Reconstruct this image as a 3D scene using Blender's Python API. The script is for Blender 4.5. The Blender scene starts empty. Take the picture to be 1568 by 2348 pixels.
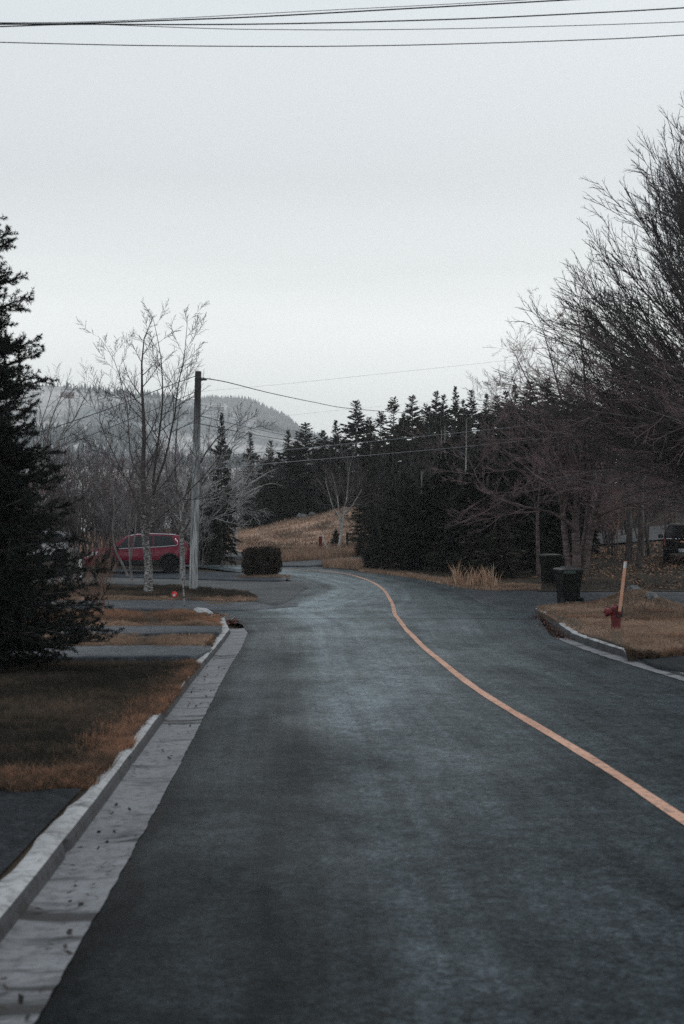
import bpy, math, random
import numpy as np
from mathutils import Vector, Matrix

S = bpy.context.scene
COL = S.collection
F = 3000.0           # focal length in reference pixels (picture 1568 x 2347)
CX, CY, CH = 784.0, 1173.5, 1.8
rad = math.radians

# ---------------------------------------------------------------- materials
def lin(r, g, b):
    def f(c):
        c /= 255.0
        return c / 12.92 if c <= 0.04045 else ((c + 0.055) / 1.055) ** 2.4
    return (f(r), f(g), f(b), 1)

class Mat:
    def __init__(s, name, col=(.5, .5, .5), rough=.8, spec=.5, metal=0.0):
        s.m = bpy.data.materials.new(name); s.m.use_nodes = True
        s.nt = s.m.node_tree; s.n = s.nt.nodes; s.l = s.nt.links
        s.b = s.n['Principled BSDF']
        s.b.inputs['Base Color'].default_value = (*col[:3], 1)
        s.b.inputs['Roughness'].default_value = rough
        s.b.inputs['Specular IOR Level'].default_value = spec
        s.b.inputs['Metallic'].default_value = metal
        s.tc = None
    def coord(s, kind='Object', scale=(1, 1, 1)):
        if s.tc is None: s.tc = s.n.new('ShaderNodeTexCoord')
        mp = s.n.new('ShaderNodeMapping'); mp.inputs['Scale'].default_value = scale
        s.l.new(s.tc.outputs[kind], mp.inputs['Vector'])
        return mp.outputs[0]
    def noise(s, scale, detail=4, rough=.55, kind='Object', stretch=(1, 1, 1), dist=0.0):
        t = s.n.new('ShaderNodeTexNoise')
        t.inputs['Scale'].default_value = scale; t.inputs['Detail'].default_value = detail
        t.inputs['Roughness'].default_value = rough; t.inputs['Distortion'].default_value = dist
        s.l.new(s.coord(kind, stretch), t.inputs['Vector'])
        return t.outputs['Fac']
    def ramp(s, fac, stops):
        r = s.n.new('ShaderNodeValToRGB'); e = r.color_ramp.elements
        while len(e) < len(stops): e.new(0.5)
        for i, (p, c) in enumerate(stops):
            e[i].position = p; e[i].color = (*c[:3], 1) if not isinstance(c, (int, float)) else (c, c, c, 1)
        s.l.new(fac, r.inputs[0]); return r.outputs[0]
    def mix(s, fac, a, b, mode='MIX'):
        m = s.n.new('ShaderNodeMix'); m.data_type = 'RGBA'; m.blend_type = mode
        if isinstance(fac, (int, float)): m.inputs[0].default_value = fac
        else: s.l.new(fac, m.inputs[0])
        for i, v in ((6, a), (7, b)):
            if isinstance(v, tuple): m.inputs[i].default_value = (*v[:3], 1)
            else: s.l.new(v, m.inputs[i])
        return m.outputs[2]
    def math(s, op, a, b=0.0):
        m = s.n.new('ShaderNodeMath'); m.operation = op
        for i, v in ((0, a), (1, b)):
            if isinstance(v, (int, float)): m.inputs[i].default_value = v
            else: s.l.new(v, m.inputs[i])
        return m.outputs[0]
    def sep(s, kind='Object'):
        if s.tc is None: s.tc = s.n.new('ShaderNodeTexCoord')
        x = s.n.new('ShaderNodeSeparateXYZ'); s.l.new(s.tc.outputs[kind], x.inputs[0]); return x.outputs
    def base(s, sock): s.l.new(sock, s.b.inputs['Base Color']); return s
    def rough(s, sock): s.l.new(sock, s.b.inputs['Roughness']); return s
    def bump(s, h, strength=.4, dist=.02):
        b = s.n.new('ShaderNodeBump'); b.inputs['Strength'].default_value = strength
        b.inputs['Distance'].default_value = dist
        s.l.new(h, b.inputs['Height']); s.l.new(b.outputs[0], s.b.inputs['Normal']); return s

def mottled(name, c0, c1, scale=3.0, rough=.85, spec=.3, bump=0.0, stretch=(1, 1, 1), lo=.35, hi=.65, detail=5, vary=None):
    m = Mat(name, c0, rough, spec)
    n = m.noise(scale, detail, stretch=stretch)
    c = m.ramp(n, [(lo, c0), (hi, c1)])
    if vary:   # plant to plant variation
        oi = m.n.new('ShaderNodeObjectInfo'); c = m.mix(1.0, c, m.ramp(oi.outputs['Random'], vary), 'MULTIPLY')
    m.base(c)
    if bump: m.bump(n, bump)
    return m.m

# asphalt: speckle, wear bands along the road, painted vignette near the camera, blotches, one transverse joint
def asphalt(name, base, var=1.0, road=False, spec=.5, rough=.5):
    m = Mat(name, base, rough, spec)
    c = np.array(base)
    fine = m.noise(70, 3, .7); grit = m.noise(24, 4, .75)
    mid = m.noise(.9, 5, .6, stretch=(1.0, .55, 1), dist=.4)
    col = m.ramp(mid, [(.30, tuple(c * (1 - .34 * var))), (.70, tuple(c * (1 + .36 * var)))])
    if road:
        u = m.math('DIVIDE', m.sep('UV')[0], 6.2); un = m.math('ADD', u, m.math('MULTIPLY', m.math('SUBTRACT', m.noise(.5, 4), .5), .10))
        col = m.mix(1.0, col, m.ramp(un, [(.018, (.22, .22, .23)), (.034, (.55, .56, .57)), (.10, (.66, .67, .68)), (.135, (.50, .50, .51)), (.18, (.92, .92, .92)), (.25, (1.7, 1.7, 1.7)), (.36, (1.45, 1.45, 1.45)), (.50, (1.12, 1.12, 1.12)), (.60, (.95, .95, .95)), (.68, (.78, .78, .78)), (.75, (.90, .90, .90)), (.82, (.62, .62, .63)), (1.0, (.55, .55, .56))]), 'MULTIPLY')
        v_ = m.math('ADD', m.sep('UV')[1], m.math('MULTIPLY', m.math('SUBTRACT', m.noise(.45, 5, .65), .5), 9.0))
        col = m.mix(1.0, col, m.ramp(m.math('DIVIDE', v_, 40.0), [(.14, (.50, .51, .53)), (.27, (.85, .85, .86)), (.40, (1.32, 1.32, 1.32)), (.62, (1.8, 1.8, 1.79))]), 'MULTIPLY')  # darkens towards the camera: lens vignette put into the asphalt colour
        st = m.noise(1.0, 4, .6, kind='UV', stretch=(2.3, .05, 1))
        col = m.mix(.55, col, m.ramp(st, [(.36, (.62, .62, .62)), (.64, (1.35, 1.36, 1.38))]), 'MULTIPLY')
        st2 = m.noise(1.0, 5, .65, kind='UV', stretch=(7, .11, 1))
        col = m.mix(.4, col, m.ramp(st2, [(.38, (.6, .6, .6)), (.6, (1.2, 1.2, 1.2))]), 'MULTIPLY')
        x = m.sep('UV')
        far = m.math('GREATER_THAN', m.math('ADD', x[1], m.math('MULTIPLY', m.noise(2.0, 3), .5)), 33.4)
        col = m.mix(far, col, m.mix(1.0, col, (1.12, 1.14, 1.14), 'MULTIPLY'))
        jt = m.math('ABSOLUTE', m.math('SUBTRACT', m.math('ADD', x[1], m.math('MULTIPLY', m.noise(2.0, 3), .5)), 33.4))
        col = m.mix(m.math('LESS_THAN', jt, .09), col, (.012, .013, .015))
        # narrow tar-darkened hairline cracks
        cr = m.noise(.35, 6, .7, dist=1.2)
        line = m.math('LESS_THAN', m.math('ABSOLUTE', m.math('SUBTRACT', cr, .5)), .0022)
        col = m.mix(m.math('MULTIPLY', line, .55), col, (.012, .013, .015))
    col = m.mix(.8, col, m.ramp(fine, [(.3, (.35, .35, .35)), (.7, (1.8, 1.8, 1.8))]), 'MULTIPLY')
    col = m.mix(1.0, col, m.ramp(grit, [(.36, (.5, .5, .5)), (.5, (.98, .98, .98)), (.64, (1.6, 1.6, 1.6))]), 'MULTIPLY')
    col = m.mix(.55, col, m.ramp(m.noise(5.5, 5, .7), [(.36, (.45, .45, .46)), (.64, (1.6, 1.6, 1.6))]), 'MULTIPLY')
    m.base(col)
    m.rough(m.ramp(mid, [(.3, rough + .1), (.7, rough - .06)]))
    m.bump(m.noise(60, 2, .6), .4, .008)
    return m.m

M = {}
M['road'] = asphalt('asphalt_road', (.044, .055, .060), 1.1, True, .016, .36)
M['drive'] = asphalt('asphalt_drive', (.050, .058, .068), .8, False, .03, .42)
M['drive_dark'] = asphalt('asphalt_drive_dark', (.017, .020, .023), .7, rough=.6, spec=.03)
m = Mat('gravel', (.1, .1, .1), .9, .3)
g = m.noise(9, 6, .75)
m.base(m.mix(.6, m.ramp(g, [(.36, (.03, .033, .037)), (.5, (.085, .092, .10)), (.66, (.22, .23, .24))]), m.ramp(m.noise(.5, 3), [(.3, (.05, .05, .05)), (.7, (.13, .135, .14))])))
m.bump(g, 1.0, .05); M['gravel'] = m.m
# concrete kerb with dirt and damp stains
def concrete(name, c, dirt):
    m = Mat(name, c, .85, .3)
    n1 = m.noise(1.6, 6, .65); n2 = m.noise(14, 5, .7); n3 = m.noise(1.5, 5, .65, stretch=(.45, 1.7, 1), dist=.8)
    col = m.ramp(n1, [(.3, tuple(np.array(c) * .72)), (.7, tuple(np.array(c) * 1.12))])
    col = m.mix(.6, col, m.ramp(n2, [(.34, (.28, .27, .265)), (.52, (1.1, 1.1, 1.1))]), 'MULTIPLY')
    col = m.mix(m.ramp(n3, [(.53, 0.0), (.63, dirt)]), col, (.03, .03, .031))
    m.base(col); m.bump(n2, .4, .02); return m.m
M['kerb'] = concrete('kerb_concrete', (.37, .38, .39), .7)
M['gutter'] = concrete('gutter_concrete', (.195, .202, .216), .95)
M['kerb_face'] = concrete('kerb_face_grime_shade', (.055, .057, .062), .6)  # upright face: grime and its shade both painted into the colour
m = Mat('line_paint', (.5, .3, .2), .7, .3)
pn = m.noise(16, 6, .75)
lc = m.mix(m.ramp(m.noise(1.3, 4), [(.35, 0.0), (.65, 1.0)]), (.47, .25, .168), (.62, .355, .25))
m.base(m.mix(m.ramp(pn, [(.50, 0.0), (.63, .75)]), lc, (.07, .07, .072))); M['paint'] = m.m
# ground covers
def turf(name, stops, big=.35, fine=6.0, trans=0.0):
    m = Mat(name, (.1, .1, .1), .95, .1)
    a = m.noise(big, 5, .6); b = m.noise(fine, 5, .7)
    wa = .55 if trans else .78
    f = m.math('ADD', m.math('MULTIPLY', a, wa), m.math('MULTIPLY', b, 1 - wa))
    c = m.ramp(f, stops); m.base(c)
    if trans:   # thin blades let light through
        t = m.n.new('ShaderNodeBsdfTranslucent'); m.l.new(c, t.inputs[0]); mx = m.n.new('ShaderNodeMixShader'); mx.inputs[0].default_value = trans
        m.l.new(m.b.outputs[0], mx.inputs[1]); m.l.new(t.outputs[0], mx.inputs[2]); m.l.new(mx.outputs[0], m.n['Material Output'].inputs['Surface'])
    else: m.bump(b, .8, .06)
    return m.m
DRY = [(.38, (.035, .032, .027)), (.46, (.11, .085, .064)), (.53, (.25, .16, .112)), (.63, (.42, .25, .165))]
OLIVE = [(.38, (.016, .017, .015)), (.47, (.046, .042, .035)), (.55, (.115, .09, .07)), (.66, (.23, .15, .108))]
M['lawn'] = turf('lawn_soil', [(.36, (.030, .027, .023)), (.55, (.085, .065, .05)), (.68, (.16, .105, .075))])
M['ground'] = turf('ground_soil', [(.36, (.018, .018, .016)), (.52, (.040, .034, .027)), (.68, (.085, .060, .042))], .22, 4)
M['grass_dry'] = turf('grass_dry', [(p, tuple(min(.75, c * f_) for c, f_ in zip(q, (1.2, 1.06, 1.02)))) for p, q in DRY], .45, 11.0, .42)
M['grass_olive'] = turf('grass_olive', OLIVE, .4, 11.0, .35)
M['grass_tan'] = turf('grass_tan', [(.35, (.13, .095, .07)), (.5, (.33, .23, .17)), (.65, (.62, .43, .325))], .6, 9.0, .42)
M['hillock'] = turf('hillock_grass', [(.34, (.09, .065, .048)), (.45, (.22, .155, .118)), (.55, (.46, .325, .245)), (.68, (.62, .43, .325))], .35, 2.2)
M['reed'] = mottled('reed_straw', (.25, .16, .11), (.60, .40, .28), 6, .9, .1)
M['leaf'] = mottled('dead_leaf', (.09, .045, .025), (.36, .20, .12), 9, .8, .2)
M['leaf_wet'] = mottled('wet_leaf', (.012, .011, .010), (.035, .028, .024), 9, .6, .2)
M['leaf_red'] = mottled('red_leaf', (.05, .018, .014), (.14, .05, .035), 9, .8, .2)
# foliage and bark
M['needle'] = mottled('needle_near', (.004, .007, .0065), (.014, .021, .019), 5, .75, .2)
M['needle_mid'] = mottled('needle_mid', (.007, .010, .010), (.042, .045, .042), 2.2, .85, .15, vary=[(0, (.5, .55, .55)), (.35, (.8, .85, .8)), (.7, (1.15, 1.1, .95)), (1, (1.9, 1.75, 1.45))])
M['needle_brown'] = mottled('needle_brown', (.011, .011, .010), (.052, .045, .038), 2.0, .85, .15, vary=[(0, (.6, .6, .6)), (1, (1.7, 1.6, 1.5))])
M['hedge'] = mottled('hedge_leaf', (.009, .009, .007), (.060, .047, .036), 5, .85, .15)
M['bark'] = mottled('bark_dark', (.045, .038, .036), (.12, .10, .095), 9, .9, .2, .4, (1, 1, .3))
M['bark_grey'] = mottled('bark_grey', (.09, .085, .085), (.24, .22, .22), 7, .9, .2, .4, (1, 1, .3))
M['bark_pink'] = mottled('bark_pinkish', (.060, .045, .044), (.20, .15, .148), 5, .9, .2, .5, (.6, .6, 2.2))
M['twig_grey'] = mottled('twig_grey', (.055, .051, .054), (.20, .188, .192), 1.5, .85, .25, vary=[(0, (.6, .55, .55)), (.5, (1, .95, .95)), (1, (1.6, 1.6, 1.62))])
M['twig_pale'] = mottled('twig_pale', (.15, .15, .155), (.55, .54, .54), 1.5, .85, .25)
M['twig_dark'] = mottled('twig_dark', (.018, .017, .019), (.095, .087, .09), 1.2, .85, .2)
M['twig_red'] = mottled('twig_red', (.062, .045, .047), (.31, .215, .22), 1.0, .85, .2)
M['twig_tan'] = mottled('twig_tan', (.10, .06, .045), (.30, .19, .145), 2.0, .85, .2)
def birch(name, white, dark, lo, hi):
    m = Mat(name, white, .8, .3)
    n = m.noise(11, 8, .75, stretch=(.7, .7, 1.9), dist=.5); h = m.sep()[2]
    k = m.math('ADD', n, m.math('MULTIPLY', m.math('SUBTRACT', h, 1.0), .03))
    m.base(m.ramp(k, [(lo, white), ((lo + hi) / 2, tuple((np.array(white) + np.array(dark)) / 2.6)), (hi, dark)])); m.bump(n, .4, .02); return m.m
M['birch'] = birch('birch_bark', (.36, .35, .345), (.060, .050, .048), .42, .60)
M['birch_white'] = birch('birch_bark_white', (.55, .53, .51), (.12, .10, .09), .52, .72)
M['birch_low'] = birch('birch_bark_dark', (.44, .435, .43), (.055, .045, .043), .40, .54)
# things
m = Mat('pole_wood', (.2, .2, .2), .9, .15)
pw = m.noise(3.0, 6, .7, stretch=(5, 5, .35)); ph = m.sep()[2]
pc = m.ramp(pw, [(.38, (.10, .102, .102)), (.5, (.30, .308, .31)), (.62, (.50, .51, .515))])
m.base(m.mix(m.ramp(m.math('MULTIPLY', ph, .1), [(.50, 0.0), (.68, .9)]), pc, (.030, .027, .026))); m.bump(pw, .5, .02); M['pole'] = m.m
M['wire'] = Mat('cable_black', (.012, .012, .016), .6, .3).m
M['wire_pale'] = Mat('cable_grey', (.22, .23, .24), .6, .3).m
M['wire_far'] = Mat('cable_light', (.85, .86, .87), .6, .3).m
m = Mat('car_paint_red', (.10, .007, .018), .28, .3); m.b.inputs['Coat Weight'].default_value = .25; m.b.inputs['Coat Roughness'].default_value = .06
m.b.inputs['Metallic'].default_value = .25; m.base(m.mix(m.ramp(m.noise(3, 4), [(.4, 0.0), (.7, .35)]), (.175, .008, .030), (.09, .007, .018))); M['car_red'] = m.m
m = Mat('car_paint_black', (.005, .005, .006), .5, .08); m.b.inputs['Coat Weight'].default_value = .08; M['car_black'] = m.m
m = Mat('car_paint_white', (.55, .56, .57), .3, .5); M['car_white'] = m.m
M['glass'] = Mat('car_glass', (.010, .012, .014), .10, .4).m
M['chrome'] = Mat('chrome', (.75, .76, .77), .18, .5, 1.0).m
M['plastic'] = Mat('black_plastic', (.012, .012, .013), .6, .35).m
M['tyre'] = Mat('tyre_rubber', (.010, .010, .011), .8, .25).m
M['rim'] = Mat('rim_dark', (.035, .036, .038), .4, .5, .6).m
M['lens_red'] = Mat('lens_red', (.16, .008, .01), .2, .5).m
M['lens_clear'] = Mat('lens_clear', (.55, .55, .56), .12, .6).m
M['plate'] = Mat('plate_white', (.42, .45, .48), .5, .3).m
M['ink'] = Mat('plate_ink', (.03, .04, .07), .6, .2).m
M['badge'] = Mat('badge_grey', (.16, .165, .17), .4, .4, .5).m
M['bin'] = mottled('bin_plastic', (.006, .007, .007), (.010, .011, .011), 4, .6, .08)
m = Mat('bin_lid', (.009, .012, .012), .38, .5); M['bin_lid'] = m.m
M['bin_lid_green'] = Mat('bin_handle_green', (.011, .028, .023), .42, .45).m
M['hydrant'] = mottled('hydrant_red', (.085, .006, .009), (.16, .013, .017), 6, .55, .4, .1)
M['black_iron'] = Mat('black_iron', (.010, .011, .013), .5, .4).m
M['stake'] = mottled('marker_orange', (.52, .27, .18), (.62, .34, .23), 5, .6, .3)
M['sticker'] = Mat('sticker', (.60, .61, .62), .5, .3).m
M['reflector'] = Mat('reflector_red', (.75, .035, .03), .25, .5).m
m = Mat('reflector_lit', (.8, .02, .02), .2, .5); M['reflector_bright'] = m.m
M['steel'] = mottled('galvanised', (.14, .15, .155), (.30, .31, .315), 8, .5, .4)
M['rock'] = mottled('rock_grey', (.07, .075, .08), (.27, .28, .285), 3, .9, .2, .6)
M['red_post'] = mottled('post_red', (.10, .012, .014), (.18, .03, .03), 4, .8, .2)
M['fence'] = mottled('fence_dark', (.014, .012, .011), (.04, .035, .03), 4, .9, .2)
M['roof_red'] = mottled('roof_red', (.17, .075, .068), (.27, .13, .12), 4, .9, .15, .4, (1, 1, 6))
M['brick'] = mottled('wall_brown', (.06, .04, .035), (.11, .075, .062), 6, .9, .15)
M['white_trim'] = Mat('white_trim', (.62, .63, .64), .6, .3).m
M['house_white'] = mottled('house_white', (.80, .81, .82), (.86, .87, .88), .2, .8, .2)
M['house_red'] = Mat('house_red', (.15, .06, .055), .8, .2).m
M['roof_grey'] = mottled('roof_grey', (.22, .225, .23), (.30, .305, .31), .3, .9, .2)
M['roof_pale'] = Mat('roof_pale', (.50, .51, .52), .8, .2).m
M['window_dark'] = Mat('window_dark', (.03, .035, .04), .1, .5).m
M['iron'] = Mat('grate_iron', (.11, .105, .105), .6, .4, .4).m
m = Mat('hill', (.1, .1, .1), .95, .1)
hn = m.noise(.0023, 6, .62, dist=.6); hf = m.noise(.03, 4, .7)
hc = m.ramp(hn, [(.40, (.25, .275, .285)), (.45, (.29, .305, .31)), (.50, (.47, .47, .46)), (.62, (.62, .61, .60))])  # pale: part of the distance haze is painted into the colour
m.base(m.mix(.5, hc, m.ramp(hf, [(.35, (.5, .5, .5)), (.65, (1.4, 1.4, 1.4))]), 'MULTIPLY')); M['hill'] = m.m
M['hill_wood'] = mottled('hill_wood', (.14, .16, .168), (.23, .25, .258), .02, .9, .1)  # far wood lightened too, haze put into its colour

# ---------------------------------------------------------------- object helpers
def tag(o, label=None, cat=None, group=None, kind=None):
    if label: o['label'] = label
    if cat: o['category'] = cat
    if group: o['group'] = group
    if kind: o['kind'] = kind
    return o
def link(name, me, mat=None, parent=None):
    o = bpy.data.objects.new(name, me); COL.objects.link(o)
    if mat is not None: me.materials.append(mat)
    if parent is not None: o.parent = parent
    return o
def empty(name, loc, rz=0.0, scale=1.0):
    o = bpy.data.objects.new(name, None); COL.objects.link(o)
    o.empty_display_size = .2
    o.location = loc; o.rotation_euler = (0, 0, rz); o.scale = (scale,) * 3
    return o
def kids(o): return [c for c in COL.objects if c.parent is o]
def copy_thing(root, loc, rz=0.0, scale=1.0, label=None):
    r = root.copy(); COL.objects.link(r)
    r.location = loc; r.rotation_euler = (0, 0, rz)
    r.scale = scale if isinstance(scale, tuple) else (scale,) * 3
    if label: r['label'] = label
    for c in list(root.children):
        d = c.copy(); COL.objects.link(d); d.parent = r
        for e in list(c.children):
            f = e.copy(); COL.objects.link(f); f.parent = d
    return r
def mesh_np(name, V, Fq, smooth=True, uv=None):
    V = np.asarray(V, dtype=np.float32); Fq = np.asarray(Fq, dtype=np.int32)
    me = bpy.data.meshes.new(name)
    k = Fq.shape[1]; n = len(Fq)
    me.vertices.add(len(V)); me.vertices.foreach_set('co', V.ravel())
    me.loops.add(n * k); me.loops.foreach_set('vertex_index', Fq.ravel())
    me.polygons.add(n)
    me.polygons.foreach_set('loop_start', np.arange(0, n * k, k, dtype=np.int32))
    me.polygons.foreach_set('loop_total', np.full(n, k, dtype=np.int32))
    me.polygons.foreach_set('use_smooth', np.full(n, smooth, dtype=bool))
    if uv is not None:
        l = me.uv_layers.new(name='UVMap')
        l.data.foreach_set('uv', np.asarray(uv, dtype=np.float32)[Fq.ravel()].ravel())
    me.update(); me.validate(); return me
class MB:
    """collects shapes into ONE mesh"""
    def __init__(s): s.v = []; s.f = []
    def add(s, vs, fs):
        b = len(s.v); s.v += [tuple(v) for v in vs]; s.f += [tuple(i + b for i in f) for f in fs]; return s
    def box(s, c, d, rot=None, bev=0.0):
        x, y, z = d[0] / 2, d[1] / 2, d[2] / 2
        if bev <= 0:
            vs = [(a * x, b * y, e * z) for e in (-1, 1) for a, b in ((-1, -1), (1, -1), (1, 1), (-1, 1))]
            fs = [(3, 2, 1, 0), (4, 5, 6, 7), (0, 1, 5, 4), (1, 2, 6, 5), (2, 3, 7, 6), (3, 0, 4, 7)]
        else:
            vs = []; fs = []
            q = bev
            for zz, k in ((-z, q), (-z + q, 0), (z - q, 0), (z, q)):
                xx, yy = x - k, y - k
                vs += [(-xx + q, -yy, zz), (xx - q, -yy, zz), (xx, -yy + q, zz), (xx, yy - q, zz), (xx - q, yy, zz), (-xx + q, yy, zz), (-xx, yy - q, zz), (-xx, -yy + q, zz)]
            for r in range(3):
                for i in range(8): fs.append((r * 8 + i, r * 8 + (i + 1) % 8, r * 8 + 8 + (i + 1) % 8, r * 8 + 8 + i))
            fs.append(tuple(range(7, -1, -1))); fs.append(tuple(range(24, 32)))
        if rot is not None: vs = [rot @ Vector(v) for v in vs]
        return s.add([(v[0] + c[0], v[1] + c[1], v[2] + c[2]) for v in vs], fs)
    def tube(s, pts, rs, n=8, cap=True):
        pts = [Vector(p) for p in pts]
        if isinstance(rs, (int, float)): rs = [rs] * len(pts)
        vs = []; fs = []
        ax = (pts[-1] - pts[0]); ref = Vector((0, 0, 1)) if abs(ax.normalized().z) < .8 else Vector((0, 1, 0))
        for i, p in enumerate(pts):
            t = (pts[min(i + 1, len(pts) - 1)] - pts[max(i - 1, 0)]).normalized()
            u = t.cross(ref).normalized(); w = t.cross(u)
            for k in range(n):
                a = 2 * math.pi * k / n
                vs.append(p + (u * math.cos(a) + w * math.sin(a)) * rs[i])
        for i in range(len(pts) - 1):
            for k in range(n): fs.append((i * n + k, i * n + (k + 1) % n, (i + 1) * n + (k + 1) % n, (i + 1) * n + k))
        if cap: fs.append(tuple(range(n - 1, -1, -1))); b = (len(pts) - 1) * n; fs.append(tuple(range(b, b + n)))
        return s.add(vs, fs)
    def loft(s, rings, cap=True, closed=True):
        n = len(rings[0]); vs = [p for r in rings for p in r]; fs = []
        for i in range(len(rings) - 1):
            for k in range(n if closed else n - 1): fs.append((i * n + k, i * n + (k + 1) % n, (i + 1) * n + (k + 1) % n, (i + 1) * n + k))
        if cap: fs.append(tuple(range(n - 1, -1, -1))); b = (len(rings) - 1) * n; fs.append(tuple(range(b, b + n)))
        return s.add(vs, fs)
    def lathe(s, prof, c=(0, 0, 0), axis='z', n=20):
        rings = []
        for r, z in prof:
            ring = []
            for k in range(n):
                a = 2 * math.pi * k / n; p = (r * math.cos(a), r * math.sin(a), z)
                if axis == 'x': p = (p[2], p[0], p[1])
                if axis == 'y': p = (p[1], p[2], p[0])
                ring.append((p[0] + c[0], p[1] + c[1], p[2] + c[2]))
            rings.append(ring)
        return s.loft(rings)
    def build(s, name, mat, parent=None, smooth=False, uv=None):
        me = bpy.data.meshes.new(name); me.from_pydata(s.v, [], s.f)
        if smooth:
            me.polygons.foreach_set('use_smooth', np.full(len(me.polygons), True)); 
            try: me.set_sharp_from_angle(angle=rad(38))
            except Exception: pass
        me.update(); return link(name, me, mat, parent)

# ---------------------------------------------------------------- ground heights
_ky = [-60, -20, 0, 30, 36, 42, 48, 60, 70, 82, 130, 200, 400, 700]
_kz = [1.64, .546, 0, -.82, -.955, -.985, -.95, -.80, -.72, -.70, -.6, -1.5, -8, -14]
_ty = np.arange(-80, 800, .5)
_tz = np.interp(_ty, _ky, _kz, left=2.0)
_k = np.hanning(17); _k /= _k.sum()
_tzs = np.convolve(np.pad(_tz, 8, mode='edge'), _k, mode='valid')
_tzs[_ty < -55] = _tz[_ty < -55]
def R(y): return np.interp(y, _ty, _tzs)
def sstep(a, b, x):
    t = np.clip((np.asarray(x, dtype=float) - a) / (b - a), 0, 1); return t * t * (3 - 2 * t)
def GZ(x, y):
    x = np.asarray(x, dtype=float); y = np.asarray(y, dtype=float)
    z = R(y)
    d = (x - 5.2) + (y - 45.5) * .344
    z = z + np.clip(.028 * (d - 1.5) + .0020 * np.clip(d - 8, 0, 40) ** 2, 0, 1.9) * sstep(46, 54, y)
    h = np.clip(1.75 + .16 * x, .30, 3.0)
    z = z + h * sstep(84, 120, y) * (1 - sstep(150, 220, y))
    z = z - 6 * sstep(-25, -70, x) * sstep(60, 160, y)
    return z
def px(xd, yd, off=0.0):
    """ground point (road profile + off) seen at a reference pixel"""
    lo, hi = 1.0, 78.0
    for _ in range(50):
        mid = (lo + hi) / 2
        if CY + F * (CH - (float(R(mid)) + off)) / mid > yd: lo = mid
        else: hi = mid
    Y = (lo + hi) / 2
    return ((xd - CX) / F * Y, Y)
def P3(xd, yd, Y):
    return Vector(((xd - CX) / F * Y, Y, CH - (yd - CY) / F * Y))
def XofY(pts, off=0.0):
    a = sorted((px(x, y, off) for x, y in pts), key=lambda q: q[1])
    ys = np.array([q[1] for q in a]); xs = np.array([q[0] for q in a])
    def f(Y):
        Y = np.asarray(Y, dtype=float)
        r = np.interp(Y, ys, xs)
        sl = (xs[2] - xs[0]) / (ys[2] - ys[0])
        return np.where(Y < ys[0], xs[0] + (Y - ys[0]) * sl, r)
    f.y0, f.y1 = ys[0], ys[-1]
    return f
rng = random.Random(7)
nr = np.random.default_rng(7)

# ================================================================ GROUND
def structure(name, me, mat): return tag(link(name, me, mat), kind='structure')
def grid_mesh(name, X, Y, Z, uv=None, smooth=True):
    r, c = X.shape
    V = np.stack([X, Y, Z], -1).reshape(-1, 3)
    i = np.arange(r * c).reshape(r, c)
    Fq = np.stack([i[:-1, :-1], i[:-1, 1:], i[1:, 1:], i[1:, :-1]], -1).reshape(-1, 4)
    return mesh_np(name, V, Fq, smooth, None if uv is None else uv.reshape(-1, 2))
def vnoise(X, Y, s, seed=0):
    """smooth value noise"""
    x = np.asarray(X) * s + seed * 17.3; y = np.asarray(Y) * s + seed * 9.1
    xi = np.floor(x).astype(np.int64); yi = np.floor(y).astype(np.int64); fx = x - xi; fy = y - yi
    fx = fx * fx * (3 - 2 * fx); fy = fy * fy * (3 - 2 * fy)
    def h(a, b): 
        n = (a * 374761393 + b * 668265263 + seed * 1442695) & 0x7fffffff
        n = ((n ^ (n >> 13)) * 1274126177) & 0x7fffffff
        return (n & 0xffff) / 65535.0
    return (h(xi, yi) * (1 - fx) + h(xi + 1, yi) * fx) * (1 - fy) + (h(xi, yi + 1) * (1 - fx) + h(xi + 1, yi + 1) * fx) * fy

gx = np.concatenate([-np.geomspace(1150, 60, 14), np.arange(-55, 55.1, 1.25), np.geomspace(60, 1150, 14)])
gy = np.concatenate([[-50, -30, -10], np.arange(-5, 150, 1.0), np.geomspace(150, 3150, 26)])
GX, GY = np.meshgrid(gx, gy)
gzv = GZ(GX, GY) - .07 - .06 * (1 - sstep(44, 50, GY)) + (vnoise(GX, GY, .6, 3) - .5) * .16 * sstep(66, 76, GY)
gzv = np.where(GY > 300, np.interp(GY, [300, 700, 3200], [-4, -12, -14]), gzv)
structure('ground', grid_mesh('ground', GX, GY, gzv), M['ground'])

# kerb and gutter lines, traced on the ground
L_road = XofY([(552, 1430), (567, 1452), (551, 1489), (517, 1547), (468, 1640), (395, 1793), (297, 1964), (167, 2183), (109, 2315)])
_f = L_road
_fy = np.linspace(px(109, 2315)[1], px(551, 1489)[1], 40); _pc = np.polyfit(_fy, _f(_fy), 3)
def L_road(Y):
    Y = np.asarray(Y, dtype=float); s = np.polyval(np.polyder(_pc), _fy[0])
    q = np.where(Y < _fy[0], np.polyval(_pc, _fy[0]) + (Y - _fy[0]) * s, np.polyval(_pc, np.minimum(Y, _fy[-1])))
    return np.where(Y > _fy[-1], _f(Y) + (np.polyval(_pc, _fy[-1]) - _f(_fy[-1])), q)
L_face = XofY([(516, 1419), (521, 1436), (529, 1451), (503, 1487), (438, 1567), (340, 1702), (245, 1836), (110, 2020), (0, 2161)])
L_back = XofY([(500, 1417), (511, 1450), (497, 1462), (462, 1508), (412, 1582), (330, 1668), (241, 1762), (130, 1880), (0, 2021)], .09)
R_road = XofY([(1225, 1412), (1262, 1458), (1324, 1484), (1415, 1515), (1568, 1562)])
R_face = XofY([(1229, 1407), (1276, 1440), (1309, 1465), (1360, 1485), (1426, 1505), (1568, 1551)])
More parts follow.
